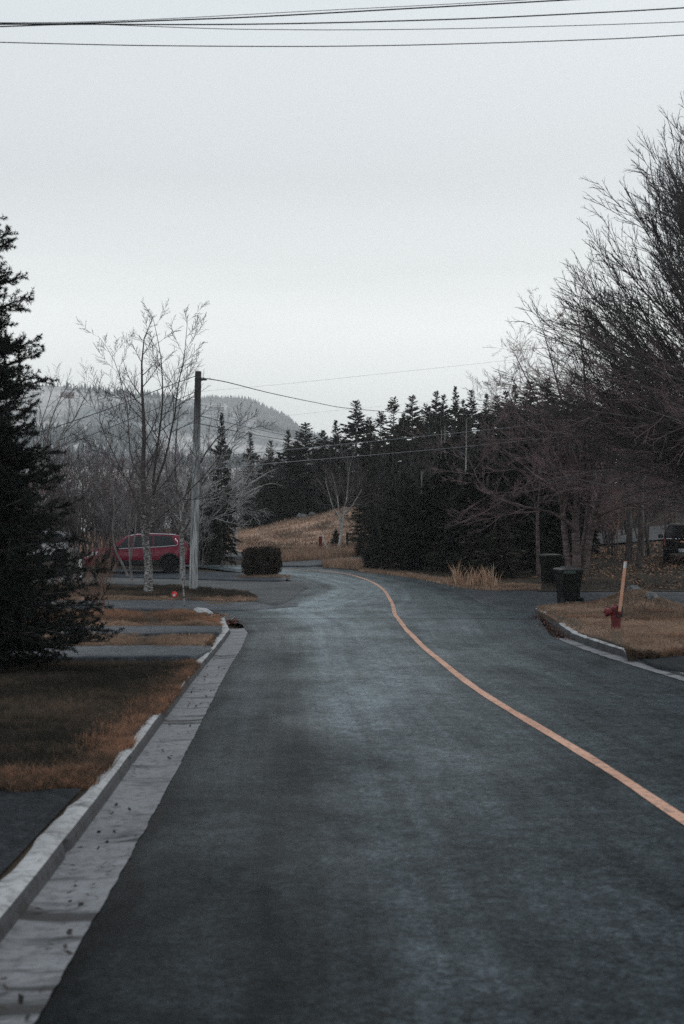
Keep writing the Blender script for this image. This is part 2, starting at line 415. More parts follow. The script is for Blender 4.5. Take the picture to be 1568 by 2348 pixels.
R_back = XofY([(1229, 1396), (1273, 1425), (1331, 1454), (1433, 1487), (1568, 1530)], .13)

def kerb(side, Y0, Y1, face, back, h):
    ys = np.arange(Y0, Y1, .12)
    sgn = -1 if side == 'left' else 1
    bt = back(ys)
    fb = face(ys)
    bt = np.where(sgn * (bt - fb) < .14, fb + sgn * .14, bt)
    hh = h(ys) + (vnoise(ys, ys * 0, 2.3, 5) - .5) * .018
    joint = (np.abs((ys % 3.1) - 1.5) < .06) * .02
    w = (vnoise(ys, ys * 0 + 4, 4.1, 8) - .5) * .05
    cols = [(fb - sgn * .0, -.10), (fb + sgn * joint, .0), (fb + sgn * (.012 + joint), hh * .55), (fb + sgn * .028, hh * .9), (fb + sgn * .06, hh - joint), ((fb + bt) / 2, hh + .004 - joint), (bt + sgn * w, hh - .006), (bt + sgn * (w + .01), -.08)]
    X = np.stack([c[0] for c in cols], 1); Yg = np.repeat(ys[:, None], len(cols), 1)
    Z = R(Yg) + np.stack([np.broadcast_to(c[1], ys.shape) for c in cols], 1)
    if side == 'right': X, Yg, Z = X[:, ::-1], Yg[:, ::-1], Z[:, ::-1]
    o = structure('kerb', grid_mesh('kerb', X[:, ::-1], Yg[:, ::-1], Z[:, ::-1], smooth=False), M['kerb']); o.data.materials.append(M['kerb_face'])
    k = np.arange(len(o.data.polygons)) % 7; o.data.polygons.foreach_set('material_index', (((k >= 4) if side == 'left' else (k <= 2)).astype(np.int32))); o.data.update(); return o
yk1 = px(516, 1424)[1]
kerb('left', -8, yk1, L_face, L_back, lambda y: .09 + 0 * y)
ykr = px(1436, 1506)[1]; ykr1 = px(1229, 1404)[1]
kerb('right', -8, ykr1, R_face, R_back, lambda y: .035 + .095 * sstep(ykr - .1, ykr + .15, y))
def gutter(Y0, Y1, road, face, sgn):
    ys = np.arange(Y0, Y1, .04)
    a, b = road(ys), face(ys)
    ed = (vnoise(ys, ys * 0 + 9, 5.0, 2) - .5) * .014 + (vnoise(ys, ys * 0 + 2, 14.0, 4) - .5) * .014
    t = np.linspace(0, 1, 6)[None]
    X = (a + sgn * ed * (1 if sgn < 0 else 2.2))[:, None] * (1 - t) + (b + sgn * .02)[:, None] * t
    Yg = np.repeat(ys[:, None], 6, 1)
    Z = R(Yg) + .006 - .014 * np.sin(t * 2.6) * np.ones_like(X)
    if sgn < 0: X, Yg, Z = X[:, ::-1], Yg[:, ::-1], Z[:, ::-1]
    structure('gutter', grid_mesh('gutter', X, Yg, Z), M['gutter'])
gutter(-8, px(552, 1440)[1], L_road, L_face, -1)
gutter(-8, px(1262, 1462)[1], R_road, R_face, 1)

# road: rows of left / right edge
Lf = XofY([(567, 1452), (556, 1432), (528, 1421), (490, 1409), (468, 1400), (468, 1391), (560, 1378), (625, 1368), (690, 1350), (688, 1338), (640, 1323), (560, 1313), (470, 1302), (400, 1298), (330, 1294.5)])
Rf = XofY([(1262, 1458), (1232, 1410), (1220, 1392), (1160, 1370), (1100, 1353), (1040, 1341), (930, 1321), (830, 1309), (750, 1301), (700, 1297), (640, 1294.5)])
yr = np.concatenate([np.arange(-10, 34, .5), np.arange(34, px(600, 1294.6)[1], .25)])
lx = np.where(yr < Lf.y0, L_road(yr), Lf(yr)); rx = np.where(yr < Rf.y0, R_road(yr), Rf(yr))
lx = np.where(yr < Lf.y0, lx - .06, lx); rx = np.where(yr < Rf.y0, rx + .02, rx)
t = np.linspace(0, 1, 15)[None]
X = lx[:, None] * (1 - t) + rx[:, None] * t; Yg = np.repeat(yr[:, None], 15, 1)
Z = R(Yg) + .03 * np.sin(t * math.pi) * (Yg < 40) * 0
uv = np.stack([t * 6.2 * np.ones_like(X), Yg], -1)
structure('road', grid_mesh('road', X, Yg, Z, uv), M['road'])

# centre line
def catmull(P, n):
    P = np.array(P, dtype=float); P = np.vstack([2 * P[0] - P[1], P, 2 * P[-1] - P[-2]]); out = []
    for i in range(1, len(P) - 2):
        for k in range(n):
            s = k / n; a, b, c, d = P[i - 1:i + 3]
            out.append(.5 * (2 * b + (c - a) * s + (2 * a - 5 * b + 4 * c - d) * s * s + (3 * b - a - 3 * c + d) * s ** 3))
    out.append(P[-2]); return np.array(out)
cl = [px(x, y) for x, y in [(1568, 1880), (1400, 1769), (1230, 1665), (1098, 1583), (1003, 1510), (945, 1458), (908, 1412), (897, 1380), (878, 1351), (848, 1332), (800, 1317), (745, 1309.5), (690, 1306), (640, 1303.5)]]
d0 = np.array(cl[0]) - np.array(cl[1]); d0 /= np.linalg.norm(d0)
cl = [tuple(np.array(cl[0]) + d0 * k) for k in (14, 9, 4)] + cl
c2 = catmull(cl, 12)
tg = np.gradient(c2, axis=0); tg /= np.linalg.norm(tg, axis=1)[:, None]
nrm = np.stack([-tg[:, 1], tg[:, 0]], 1)
wv = .054 + (vnoise(c2[:, 1], c2[:, 0], 1.3, 4) - .5) * .014
wob = (vnoise(c2[:, 1], c2[:, 0], .35, 6) - .5)[:, None] * nrm * .03
A = c2 + wob + nrm * wv[:, None]; B = c2 + wob - nrm * wv[:, None]
X = np.stack([A[:, 0], B[:, 0]], 1); Yg = np.stack([A[:, 1], B[:, 1]], 1)
structure('road_marking', grid_mesh('road_marking', X, Yg, R(Yg) + .005), M['paint'])

# bands traced by columns (x, y far edge, y near edge)
def band(name, cols, off, mat, n=7, dx=6.0, extra=None, build=True, edge=0.0, drop=0.0):
    xs = np.arange(cols[0][0], cols[-1][0] + .1, dx)
    cy = np.array(cols, dtype=float)
    a = np.interp(xs, cy[:, 0], cy[:, 1]); b = np.interp(xs, cy[:, 0], cy[:, 2])
    ya = np.array([px(0, q, off)[1] for q in a]); yb = np.array([px(0, q, off)[1] for q in b])
    if edge:
        ya = ya + (vnoise(xs, xs * 0, .05, 11) - .5) * edge; yb = yb + (vnoise(xs, xs * 0, .06, 12) - .5) * edge
    t = np.linspace(0, 1, n)[:, None]
    Yg = yb[None] * (1 - t) + ya[None] * t
    X = (xs[None] - CX) / F * Yg
    Z = R(Yg) + off + (extra(X, Yg) if extra else 0)
    if drop: Z[0] -= drop * sstep(1434, 1490, xs); Z[1] -= drop * .45 * sstep(1434, 1490, xs); Z[2] -= drop * .15 * sstep(1434, 1490, xs)
    if build:
        A_, B_, C_ = np.vstack([X[:1], X, X[-1:]]), np.vstack([Yg[:1], Yg, Yg[-1:]]), np.vstack([Z[:1] - .2, Z, Z[-1:] - .2])
        structure(name, grid_mesh(name, A_, B_, C_), mat)
    return X, Yg, Z
# left lawn
Ll = XofY([(505, 1421), (482, 1411), (470, 1400), (560, 1384), (592, 1372), (596, 1364), (570, 1352), (470, 1345), (420, 1342), (400, 1338)], .08)
def lawn_off(y): return .080 * (1 - sstep(28, 38, y)) + .012
yl = np.arange(-8, Ll.y1, .3)
lxr = np.where(yl < Ll.y0, L_back(yl) + .02, Ll(yl))
tt = np.linspace(0, 1, 40) ** 2
X = lxr[:, None] - tt[None] * 45; Yg = np.repeat(yl[:, None], 40, 1)
Z = R(Yg) + lawn_off(Yg) - .02 + (vnoise(X, Yg, .8, 1) - .5) * .05 * np.clip(tt * 60, 0, 1)[None]
structure('lawn', grid_mesh('lawn', X[:, ::-1], Yg[:, ::-1], Z[:, ::-1]), M['lawn'])
def left_band(name, cols, mat, up=.03, fade=None):
    """a driveway sheet lying on the left lawn"""
    xs = np.arange(cols[0][0], cols[-1][0] + .1, 8.0); cy = np.array(cols, dtype=float)
    rows = []
    for e in (2, 1):
        q = np.interp(xs, cy[:, 0], cy[:, e])
        y = []
        for v in q:
            o = .10
            for _ in range(3): o = float(lawn_off(px(0, v, o)[1])) + up
            y.append(px(0, v, o)[1])
        rows.append(np.array(y))
    t = np.linspace(0, 1, 6)[:, None]
    Yg = rows[0][None] * (1 - t) + rows[1][None] * t; X = (xs[None] - CX) / F * Yg
    w = 1.0 if fade is None else 1 - sstep(fade[0], fade[1], xs)[None]
    Z = R(Yg) + (lawn_off(Yg) + up) * w + .006
    X = np.vstack([X[:1], X, X[-1:]]); Yg = np.vstack([Yg[:1], Yg, Yg[-1:]]); Z = np.vstack([Z[:1] - .12, Z, Z[-1:] - .12])
    structure(name, grid_mesh(name, X, Yg, Z), mat)
left_band('driveway', [(-900, 1476, 1506), (160, 1480, 1510), (440, 1479, 1506), (462, 1480, 1500), (488, 1481, 1485)], M['drive'])
left_band('driveway', [(-900, 1430, 1452), (200, 1436, 1457), (380, 1434, 1453), (500, 1431, 1451), (513, 1437, 1446)], M['drive'])
left_band('driveway', [(-900, 1360, 1380), (60, 1364, 1384), (270, 1369, 1397), (450, 1376, 1399), (560, 1379, 1398), (640, 1379, 1392), (690, 1380, 1388)], M['drive'], .012, (400, 520))
yy = np.arange(-8, 9.35, .4); Lb = L_back(yy) - .02
tq = np.linspace(0, 1, 24)[None] ** 1.5
X = Lb[:, None] - tq * 30; Yg = np.repeat(yy[:, None], 24, 1) + (vnoise(X, X * 0, .7, 3) - .5) * .3 * (yy[:, None] > 9)
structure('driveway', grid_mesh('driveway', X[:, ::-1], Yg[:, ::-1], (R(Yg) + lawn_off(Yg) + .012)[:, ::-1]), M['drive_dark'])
band('gravel_shoulder', [(-300, 1313, 1332), (180, 1316, 1335), (300, 1318, 1340), (450, 1324, 1348), (560, 1328, 1364), (610, 1330, 1386), (640, 1332, 1388), (700, 1335, 1350)], .018, M['gravel'], edge=.9)
band('driveway', [(-700, 1290, 1309), (190, 1303, 1319), (450, 1309, 1327), (560, 1313, 1330), (640, 1316, 1331), (660, 1318, 1328)], .06, M['drive'])
# right hand side
def mound(X, Y):
    cx, cy = px(1462, 1394, .125)
    return .42 * np.exp(-((X - cx) / .72) ** 2 - ((Y - cy) / 1.3) ** 2) + .10 * np.exp(-((X - cx + .5) / 1.8) ** 2 - ((Y - cy) / 2.0) ** 2) + (vnoise(X, Y, 1.2, 4) - .5) * .05
ISL = [(1232, 1392, 1400), (1273, 1391, 1424), (1331, 1390, 1452), (1400, 1388, 1471), (1433, 1384, 1485), (1440, 1384, 1497), (1500, 1384, 1497), (1530, 1389, 1494), (1568, 1393, 1489), (1800, 1400, 1470)]
band('lawn', ISL, .125, M['lawn'], n=26, dx=4, extra=mound, drop=.085)
band('driveway', [(1062, 1349, 1351), (1100, 1350, 1380), (1160, 1351, 1398), (1235, 1351, 1406), (1400, 1347, 1410), (1568, 1342, 1415), (1900, 1336, 1415)], .012, M['drive'])
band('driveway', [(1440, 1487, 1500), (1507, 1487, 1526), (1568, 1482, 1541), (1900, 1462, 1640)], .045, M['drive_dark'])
yy = np.arange(-8, 19, .5); Rb = np.maximum(R_back(yy), R_face(yy) + .15) + .01
X = Rb[:, None] + tq * 35; Yg = np.repeat(yy[:, None], 24, 1)
structure('lawn', grid_mesh('lawn', X, Yg, R(Yg) + .03 + 0 * X), M['lawn'])
# leafy lawn and the gravel drive up the bank on the right
xs = np.arange(2, 46, .6); ys = np.arange(45.2, 90, .6); X, Yg = np.meshgrid(xs, ys)
dl = (X - 5.2) + (Yg - 45.5) * .344
Z = GZ(X, Yg) + np.where(dl > 1.0, .03, -.2) + (vnoise(X, Yg, .9, 2) - .5) * .08 * sstep(47, 50, Yg)
structure('lawn', grid_mesh('lawn', X, Yg, Z), M['ground'])
xs = np.arange(9.5, 60, .8); ys = np.linspace(0, 1, 8)
X, T = np.meshgrid(xs, ys); Yg = 71 + .10 * (X - 12) + T * (11.5 - .05 * (X - 12)); Yg += (T < .01) * (vnoise(X, X * 0, .8, 1) - .5)
structure('path', grid_mesh('path', X, Yg, GZ(X, Yg) + .12), M['gravel'])
# far side road, verge and gravel track
band('path', [(600, 1290, 1297), (640, 1288.5, 1297), (700, 1285, 1298), (750, 1282, 1292), (830, 1276, 1285), (900, 1272, 1281)], .05, M['drive'])
band('path', [(500, 1268, 1276), (640, 1266, 1274), (700, 1263, 1271), (760, 1258, 1267), (840, 1251, 1262), (900, 1247, 1260)], .09, M['gravel'])
# hillock
xs = np.arange(-24, 9, .35); ys = np.arange(83, 124, .35); X, Yg = np.meshgrid(xs, ys)
Zh = GZ(X, Yg) + .02 + (vnoise(X, Yg, .5, 6) - .5) * .30 + (vnoise(X, Yg, 1.5, 7) - .5) * .14
structure('hillock', grid_mesh('hillock', X, Yg, Zh), M['hillock'])

# ---------------------------------------------------------------- grass blades and leaves (uncountable: stuff)
def blades(name, P, h, w, mat, lean=.5, seed=0):
    g = np.random.default_rng(seed); n = len(P)
    hh = h * g.uniform(.45, 1.25, n) * (.55 + .9 * vnoise(P[:, 0], P[:, 1], 6.0, seed + 5)); a = g.uniform(0, 2 * np.pi, n); ww = w * g.uniform(.6, 1.3, n)
    la = g.uniform(0, 2 * np.pi, n); ll = hh * g.uniform(.1, 1, n) * lean * 1.6
    dx, dy = np.cos(a) * ww / 2, np.sin(a) * ww / 2
    V = np.empty((n, 5, 3))
    V[:, 0] = P + np.stack([-dx, -dy, 0 * dx - .015], 1); V[:, 1] = P + np.stack([dx, dy, 0 * dx - .015], 1)
    mx, my = np.cos(la) * ll * .35, np.sin(la) * ll * .35
    V[:, 2] = P + np.stack([mx + dx * .7, my + dy * .7, hh * .6], 1); V[:, 3] = P + np.stack([mx - dx * .7, my - dy * .7, hh * .6], 1)
    V[:, 4] = P + np.stack([np.cos(la) * ll, np.sin(la) * ll, hh * .95], 1)
    b = np.arange(n)[:, None] * 5
    T = np.concatenate([b + [0, 1, 2], b + [0, 2, 3], b + [3, 2, 4]])
    o = link(name, mesh_np(name, V.reshape(-1, 3), T, False), mat)
    return tag(o, kind='stuff')
def sample_rows(n, y0, y1, xl, xr, zf, seed):
    g = np.random.default_rng(seed)
    Y = g.uniform(y0, y1, n); a, b = xl(Y), xr(Y); X = a + (b - a) * g.uniform(0, 1, n)
    return np.stack([X, Y, zf(X, Y)], 1)
def sample_grid(G, n, seed):
    g = np.random.default_rng(seed); X, Y, Z = G; r, c = X.shape
    ar = np.abs((X[:-1, 1:] - X[:-1, :-1]) * (Y[1:, :-1] - Y[:-1, :-1])); p = ar.ravel() / ar.sum()
    k = g.choice(len(p), n, p=p); i, j = k // (c - 1), k % (c - 1); u, v = g.uniform(0, 1, n), g.uniform(0, 1, n)
    def q(A): return (A[i, j] * (1 - u) + A[i, j + 1] * u) * (1 - v) + (A[i + 1, j] * (1 - u) + A[i + 1, j + 1] * u) * v
    return np.stack([q(X), q(Y), q(Z)], 1)
def zl(X, Y): return R(Y) + lawn_off(Y) - .015
yD1 = px(0, 1509, .15)[1]; yD1b = px(0, 1479, .15)[1]; yD2 = px(0, 1455, .15)[1]; yD2b = px(0, 1434, .14)[1]; yD3 = px(0, 1397, .10)[1]; yD3b = px(0, 1374, .06)[1]
back = lambda Y: L_back(Y) - .02
lwide = lambda Y: L_back(Y) * 0 - .262 * Y - 2.0
P = sample_rows(120000, 9.3, yD1, lwide, back, zl, 1)
dens = vnoise(P[:, 0], P[:, 1], 1.3, 20) * .6 + vnoise(P[:, 0], P[:, 1], 3.5, 21) * .4
edge = np.minimum((L_back(P[:, 1]) - P[:, 0]) / .5, (P[:, 1] - 9.3) / 1.0)
near = np.clip(1 - edge, 0, 1)
tan = nr.uniform(0, 1, len(P)) < near * .9 * (dens > .32)
blades('grass', P[~tan & (dens > .22)], .075, .006, M['grass_olive'], .8, 2)
blades('grass', P[tan], .085, .007, M['grass_dry'], .9, 3)
# tufts leaning over the kerb
g = np.random.default_rng(5); Y = g.uniform(9.3, yk1 - .1, 16000); ov = vnoise(Y, Y * 0, 2.2, 30) * .14 + vnoise(Y, Y * 0, 7, 31) * .08
keep = ~(((Y > yD1) & (Y < yD1b)) | ((Y > yD2) & (Y < yD2b)))
P = np.stack([L_back(Y) - .12 + ov * g.uniform(0, 1, len(Y)) ** .7, Y, R(Y) + .087], 1)[keep]
blades('grass', P, .07, .007, M['grass_dry'], 1.3, 6)
xe = nr.uniform(-9, 0, 26000); Yd = 9.32 + (vnoise(xe, xe * 0, 1.7, 33) - .62) * .7 + (vnoise(xe, xe * 0, 6, 34) - .5) * .18; tt_ = nr.uniform(0, 1, len(xe)); Yd = Yd + tt_ * (9.9 - Yd); ke = xe < L_back(Yd) - .02
blades('grass', np.stack([xe, Yd, R(Yd) + lawn_off(Yd) + .005], 1)[ke], .075, .008, M['grass_dry'], 1.1, 7)
for (a, b, n, m_, s) in ((yD1b, yD2, 16000, 'grass_tan', 11), (yD2b, yD3, 34000, 'grass_dry', 12), (yD3b, px(0, 1343, .02)[1], 46000, 'grass_olive', 13)):
    xr_ = (lambda Y: np.where(Y < Ll.y0, L_back(Y) - .02, Ll(Y)) - .05)
    P = sample_rows(n, a, b, lambda Y: -.26 * Y - 1.5, xr_, zl, s)
    blades('grass', P, .10, .012, M[m_], .7, s)
    P = sample_rows(n // 4, a, a + .7, lambda Y: -.26 * Y - 1.5, xr_, zl, s + 50)
    blades('grass', P, .12, .014, M['grass_tan'], .8, s + 50)
# island
G = band('', ISL, .125, None, n=26, dx=4, extra=mound, build=False, drop=.085)
P = sample_grid(G, 60000, 21); k = vnoise(P[:, 0], P[:, 1], .9, 40) + nr.normal(0, .14, len(P)) + .25 * (P[:, 1] > 31)
blades('grass', P[k > .47], .075, .011, M['grass_tan'], .8, 22)
blades('grass', P[k <= .47], .06, .010, M['grass_dry'], .7, 23)
Xe, Ye, Ze = (A_[:2] for A_ in G); ke = nr.integers(0, Xe.shape[1], 5000); ke = ke[Xe[0][ke] / Ye[0][ke] > (1436 - CX) / F]
P = np.stack([Xe[0][ke] + nr.uniform(-.02, .02, len(ke)), Ye[0][ke] + nr.uniform(-.10, .25, len(ke)) * nr.uniform(0, 1, len(ke)), Ze[0][ke]], 1); blades('grass', P, .13, .012, M['grass_dry'], 1.0, 24)
# hillock, verge, reeds, far road edge
P = sample_grid((X, Yg, Zh), 42000, 31); P = P[P[:, 2] > -2]
blades('grass', P, .26, .05, M['hillock'], 1.0, 32)
V_ = band('', [(615, 1278, 1288), (650, 1274, 1286.5), (700, 1268, 1284), (740, 1264, 1281), (800, 1258, 1275), (840, 1254, 1272)], .05, None, n=5, build=False)
P = sample_grid(V_, 5200, 33); blades('grass', P, .50, .026, M['grass_tan'], .35, 34)
V_ = band('', [(740, 1291, 1300), (770, 1289, 1301.5), (812, 1287, 1305), (830, 1290, 1307)], .05, None, n=4, build=False)
P = sample_grid(V_, 2000, 35); blades('grass', P, .28, .03, M['grass_tan'], .5, 36)
V_ = band('', [(820, 1303, 1309), (930, 1313, 1322), (1010, 1325, 1337), (1060, 1333, 1348), (1130, 1338, 1353), (1240, 1341, 1352)], .03, None, n=4, build=False)
P = sample_grid(V_, 7000, 37); blades('grass', P, .09, .025, M['grass_tan'], .9, 38)
V_ = band('', [(545, 1321, 1324), (640, 1320, 1324), (665, 1320, 1323)], .06, None, n=4, build=False)
blades('grass', sample_grid(V_, 700, 39), .09, .02, M['grass_tan'], .9, 40)
# bank on the right: short thin grass + dead leaves
P = np.stack([nr.uniform(3, 40, 60000), nr.uniform(45.6, 71, 60000)], 1); d_ = (P[:, 0] - 5.2) + (P[:, 1] - 45.5) * .344
P = P[(d_ > 1.2) & (P[:, 0] < .27 * P[:, 1] + 1)]; P = np.column_stack([P, GZ(P[:, 0], P[:, 1]) + .02])
blades('grass', P, .08, .02, M['grass_olive'], .8, 42)
def litter(name, P, s, mat, seed):
    g = np.random.default_rng(seed); n = len(P); a = g.uniform(0, 6.28, n); sz = s * g.uniform(.5, 1.3, n); ti = g.uniform(-.7, .7, (n, 2))
    u = np.stack([np.cos(a), np.sin(a), ti[:, 0]], 1) * sz[:, None] * .5; v = np.stack([-np.sin(a), np.cos(a), ti[:, 1]], 1) * sz[:, None] * .3
    P = P + [0, 0, .025]
    V = np.stack([P - u, P - v * .9 + u * .2, P + u, P + v - u * .1], 1)
    return tag(link(name, mesh_np(name, V.reshape(-1, 3), np.arange(n * 4).reshape(n, 4), False), mat), kind='stuff')
n = 14000; P = np.stack([nr.uniform(6, 26, n), nr.uniform(46, 71, n)], 1)
d_ = (P[:, 0] - 5.2) + (P[:, 1] - 45.5) * .344
k = vnoise(P[:, 0], P[:, 1], .35, 50) * .6 + vnoise(P[:, 0], P[:, 1], 1.6, 51) * .4 + .16 * sstep(52, 60, P[:, 1]) - .16 * (P[:, 0] < 9)
P = P[(d_ > 1.2) & (k > .5)]
litter('fallen_leaves', np.column_stack([P, GZ(P[:, 0], P[:, 1]) + .05]), .12, M['leaf'], 52)
g = np.random.default_rng(66); yv = np.concatenate([g.uniform(4.5, 22, 46), np.repeat(g.uniform(5, 20, 12), 7) + g.normal(0, .16, 84)]); fr = g.uniform(.1, .95, len(yv)); xv = L_face(yv) + fr * (L_road(yv) - L_face(yv)); litter('fallen_leaves', np.stack([xv, yv, R(yv) - .010], 1), .042, M['leaf_wet'], 67)
# wet red-brown leaves caught in the gutters
g = np.random.default_rng(60); yv = g.uniform(px(0, 1470)[1], px(0, 1412)[1], 420); xv = R_face(yv) - np.abs(g.normal(0, .16, len(yv)))
litter('fallen_leaves', np.stack([xv, yv, R(yv) + .0], 1), .055, M['leaf_red'], 61)
cxy = px(526, 1431); P = np.stack([cxy[0] + g.normal(0, .10, 160), cxy[1] + g.normal(0, .7, 160)], 1)
litter('fallen_leaves', np.column_stack([P, R(P[:, 1]) + .015]), .07, M['leaf_red'], 62)
ca, cb = px(472, 1409), px(514, 1416); s_ = g.uniform(0, 1, 260)
P = np.stack([ca[0] + (cb[0] - ca[0]) * s_ + g.normal(0, .05, 260), ca[1] + (cb[1] - ca[1]) * s_ + g.normal(0, .25, 260)], 1)
litter('fallen_leaves', np.column_stack([P, R(P[:, 1]) + .02]), .07, M['leaf'], 63)

# ================================================================ TREES
def unit(v): return v / np.maximum(np.linalg.norm(v, axis=-1, keepdims=True), 1e-9)
def evolve(p0, d, L, n, wob, up, g):
    m = len(p0); P = np.empty((m, n + 1, 3)); P[:, 0] = p0; d = unit(d); st = (L / n)[:, None]
    for i in range(n):
        d = unit(d + g.normal(0, wob, (m, 3)) + np.array([0, 0, up]))
        P[:, i + 1] = P[:, i] + d * st
    return P
def children(P, Rr, sp, g):
    """grow a generation of branches on the polylines P (m,n,3) with radii Rr (m,n)"""
    m, n, _ = P.shape; c = sp['c']
    L = np.linalg.norm(np.diff(P, axis=1), axis=2).sum(1)
    t = sp.get('t0', .2) + (sp.get('t1', 1.0) - sp.get('t0', .2)) * ((np.arange(c)[None] + g.uniform(0, 1, (m, c))) / c)
    k = np.clip((t * (n - 1)).astype(int), 0, n - 2); f = t * (n - 1) - k; i = np.arange(m)[:, None]
    p0 = P[i, k] * (1 - f[..., None]) + P[i, k + 1] * f[..., None]; r0 = Rr[i, k] * (1 - f) + Rr[i, k + 1] * f
    tg = unit(P[i, k + 1] - P[i, k])
    rv = g.normal(0, 1, (m, c, 3)); rv[..., 2] *= sp.get('flat', 1.0)
    pr = unit(rv - (rv * tg).sum(-1, keepdims=True) * tg)
    a = np.radians(sp['ang'] + g.normal(0, sp.get('aj', 9), (m, c)))[..., None]
    d = tg * np.cos(a) + pr * np.sin(a)
    if 'len' in sp: ln = sp['len'] * np.ones((m, c))
    else: ln = L[:, None] * sp['lr']
    ln = ln * (1 - sp.get('lt', .5) * t) * g.uniform(.6, 1.25, (m, c))
    r = np.minimum(r0 * sp.get('rr', .6), sp.get('rmax', 9)); r = np.maximum(r, sp.get('rmin', .002))
    C = evolve(p0.reshape(-1, 3), d.reshape(-1, 3), ln.ravel(), sp.get('n', 4), sp.get('wob', .1), sp.get('up', .03), g)
    w = np.linspace(1, sp.get('tip', .35), sp.get('n', 4) + 1)[None]
    return C, r.ravel()[:, None] * w
def tubes(sets):
    """sets: (P (m,n,3), R (m,n), sides) -> vertices, quads"""
    VV, FF, b = [], [], 0
    for P, Rr, k in sets:
        m, n, _ = P.shape
        T = np.empty_like(P); T[:, 1:-1] = P[:, 2:] - P[:, :-2]; T[:, 0] = P[:, 1] - P[:, 0]; T[:, -1] = P[:, -1] - P[:, -2]; T = unit(T)
        ax = unit(P[:, -1] - P[:, 0]); ref = np.where(np.abs(ax[:, 2:3]) < .8, np.array([[0, 0, 1.0]]), np.array([[1.0, 0, 0]]))[:, None]
        U = unit(np.cross(T, np.broadcast_to(ref, T.shape))); W = np.cross(T, U)
        a = np.arange(k) * 2 * np.pi / k
        V = P[:, :, None] + (U[:, :, None] * np.cos(a)[None, None, :, None] + W[:, :, None] * np.sin(a)[None, None, :, None]) * Rr[:, :, None, None]
        idx = np.arange(m * n * k).reshape(m, n, k) + b
        q = np.stack([idx[:, :-1], np.roll(idx[:, :-1], -1, 2), np.roll(idx[:, 1:], -1, 2), idx[:, 1:]], -1).reshape(-1, 4)
        VV.append(V.reshape(-1, 3)); FF.append(q); b += m * n * k
    return np.concatenate(VV), np.concatenate(FF)
def resample(pts, n, jit=0.0, g=None):
    c = catmull(pts, 8); s = np.concatenate([[0], np.cumsum(np.linalg.norm(np.diff(c, axis=0), axis=1))]); q = np.linspace(0, s[-1], n)
    o = np.stack([np.interp(q, s, c[:, i]) for i in range(3)], 1)
    if jit: o[1:-1] += g.normal(0, jit, (n - 2, 3))
    return o
def pix_line(pts, Y):
    """leader traced in the picture at depth Y (or with its own depth per point), in world space"""
    return [tuple(P3(p[0], p[1], Y + (p[2] if len(p) > 2 else 0))) for p in pts]
def bare_tree(name, loc, leaders, specs, bark, twig, seed, label=None, cat='tree', group=None, nl=12, split=1, sides=(9, 5, 4, 3, 3)):
    """leaders: (points relative to loc, r0, r1). Generations below `split` go to the trunk, the others to the crown"""
    g = np.random.default_rng(seed)
    P = np.stack([resample(l[0], nl, .012, g) for l in leaders]); t = np.linspace(0, 1, nl) ** .8
    Rr = np.stack([l[1] * (1 - t) + l[2] * t for l in leaders])
    gens = [(P, Rr)]
    for sp in specs: gens.append(children(*gens[sp.get('src', -1)], sp, g))
    root = empty(name, loc); tag(root, label, cat, group)
    mk = lambda nm, sl, mt: link(nm, mesh_np(nm, *tubes([(a, b, sides[min(i, len(sides) - 1)]) for i, (a, b) in sl])), mt, root)
    mk('trunk', list(enumerate(gens))[:split], bark); mk('crown', list(enumerate(gens))[split:], twig)
    return root
def rel(pts, loc): return [tuple(Vector(p) - Vector(loc)) for p in pts]
def ground_at(x, y): return Vector((x, y, float(GZ(x, y))))

# ---- the white-barked birch on the left lawn
B0 = P3(340, 1351, 45)
def ld(pts, r0, r1, Y=45, base=B0): return (rel(pix_line(pts, Y), base), r0, r1)
lead = [ld([(340, 1356), (339, 1300), (334, 1240), (329, 1180), (326, 1100), (331, 1000), (324, 880), (330, 780), (345, 748), (352, 724)], .165, .007),
        ld([(334, 1235, .1), (350, 1190, .4), (352, 1120, .7), (362, 1020, .8), (372, 930, .6), (372, 850, .5), (362, 770, .3), (350, 725, .2)], .07, .006),
        ld([(352, 1130, .5), (378, 1050, .3), (398, 960, 0), (410, 880, -.2), (424, 800, -.3), (431, 722, -.3)], .05, .005),
        ld([(329, 1200, -.1), (305, 1130, -.7), (270, 1060, -1.0), (235, 985, -1.2), (222, 900, -1.3)], .036, .005),
        ld([(336, 1210, 0), (372, 1180, -.6), (430, 1130, -1.0), (500, 1050, -1.2), (560, 965, -1.2)], .040, .005),
        ld([(331, 1120, .2), (300, 1040, .9), (290, 930, 1.4), (262, 830, 1.6), (225, 770, 1.7)], .035, .005)]
bare_tree('birch_tree', B0, lead, [dict(c=17, t0=.30, ang=47, len=2.7, lt=.68, n=6, wob=.055, up=.05, rr=.5, rmax=.022, tip=.3),
    dict(c=10, t0=.2, ang=36, lr=.42, lt=.5, n=4, wob=.06, up=.05, rr=.55, rmin=.0065), dict(c=5, t0=.2, ang=38, lr=.45, n=3, wob=.06, up=.03, rr=.6, rmin=.005)],
    M['birch_low'], M['twig_dark'], 3, 'tall bare birch with flaking pale bark in front of the red car', 'tree')
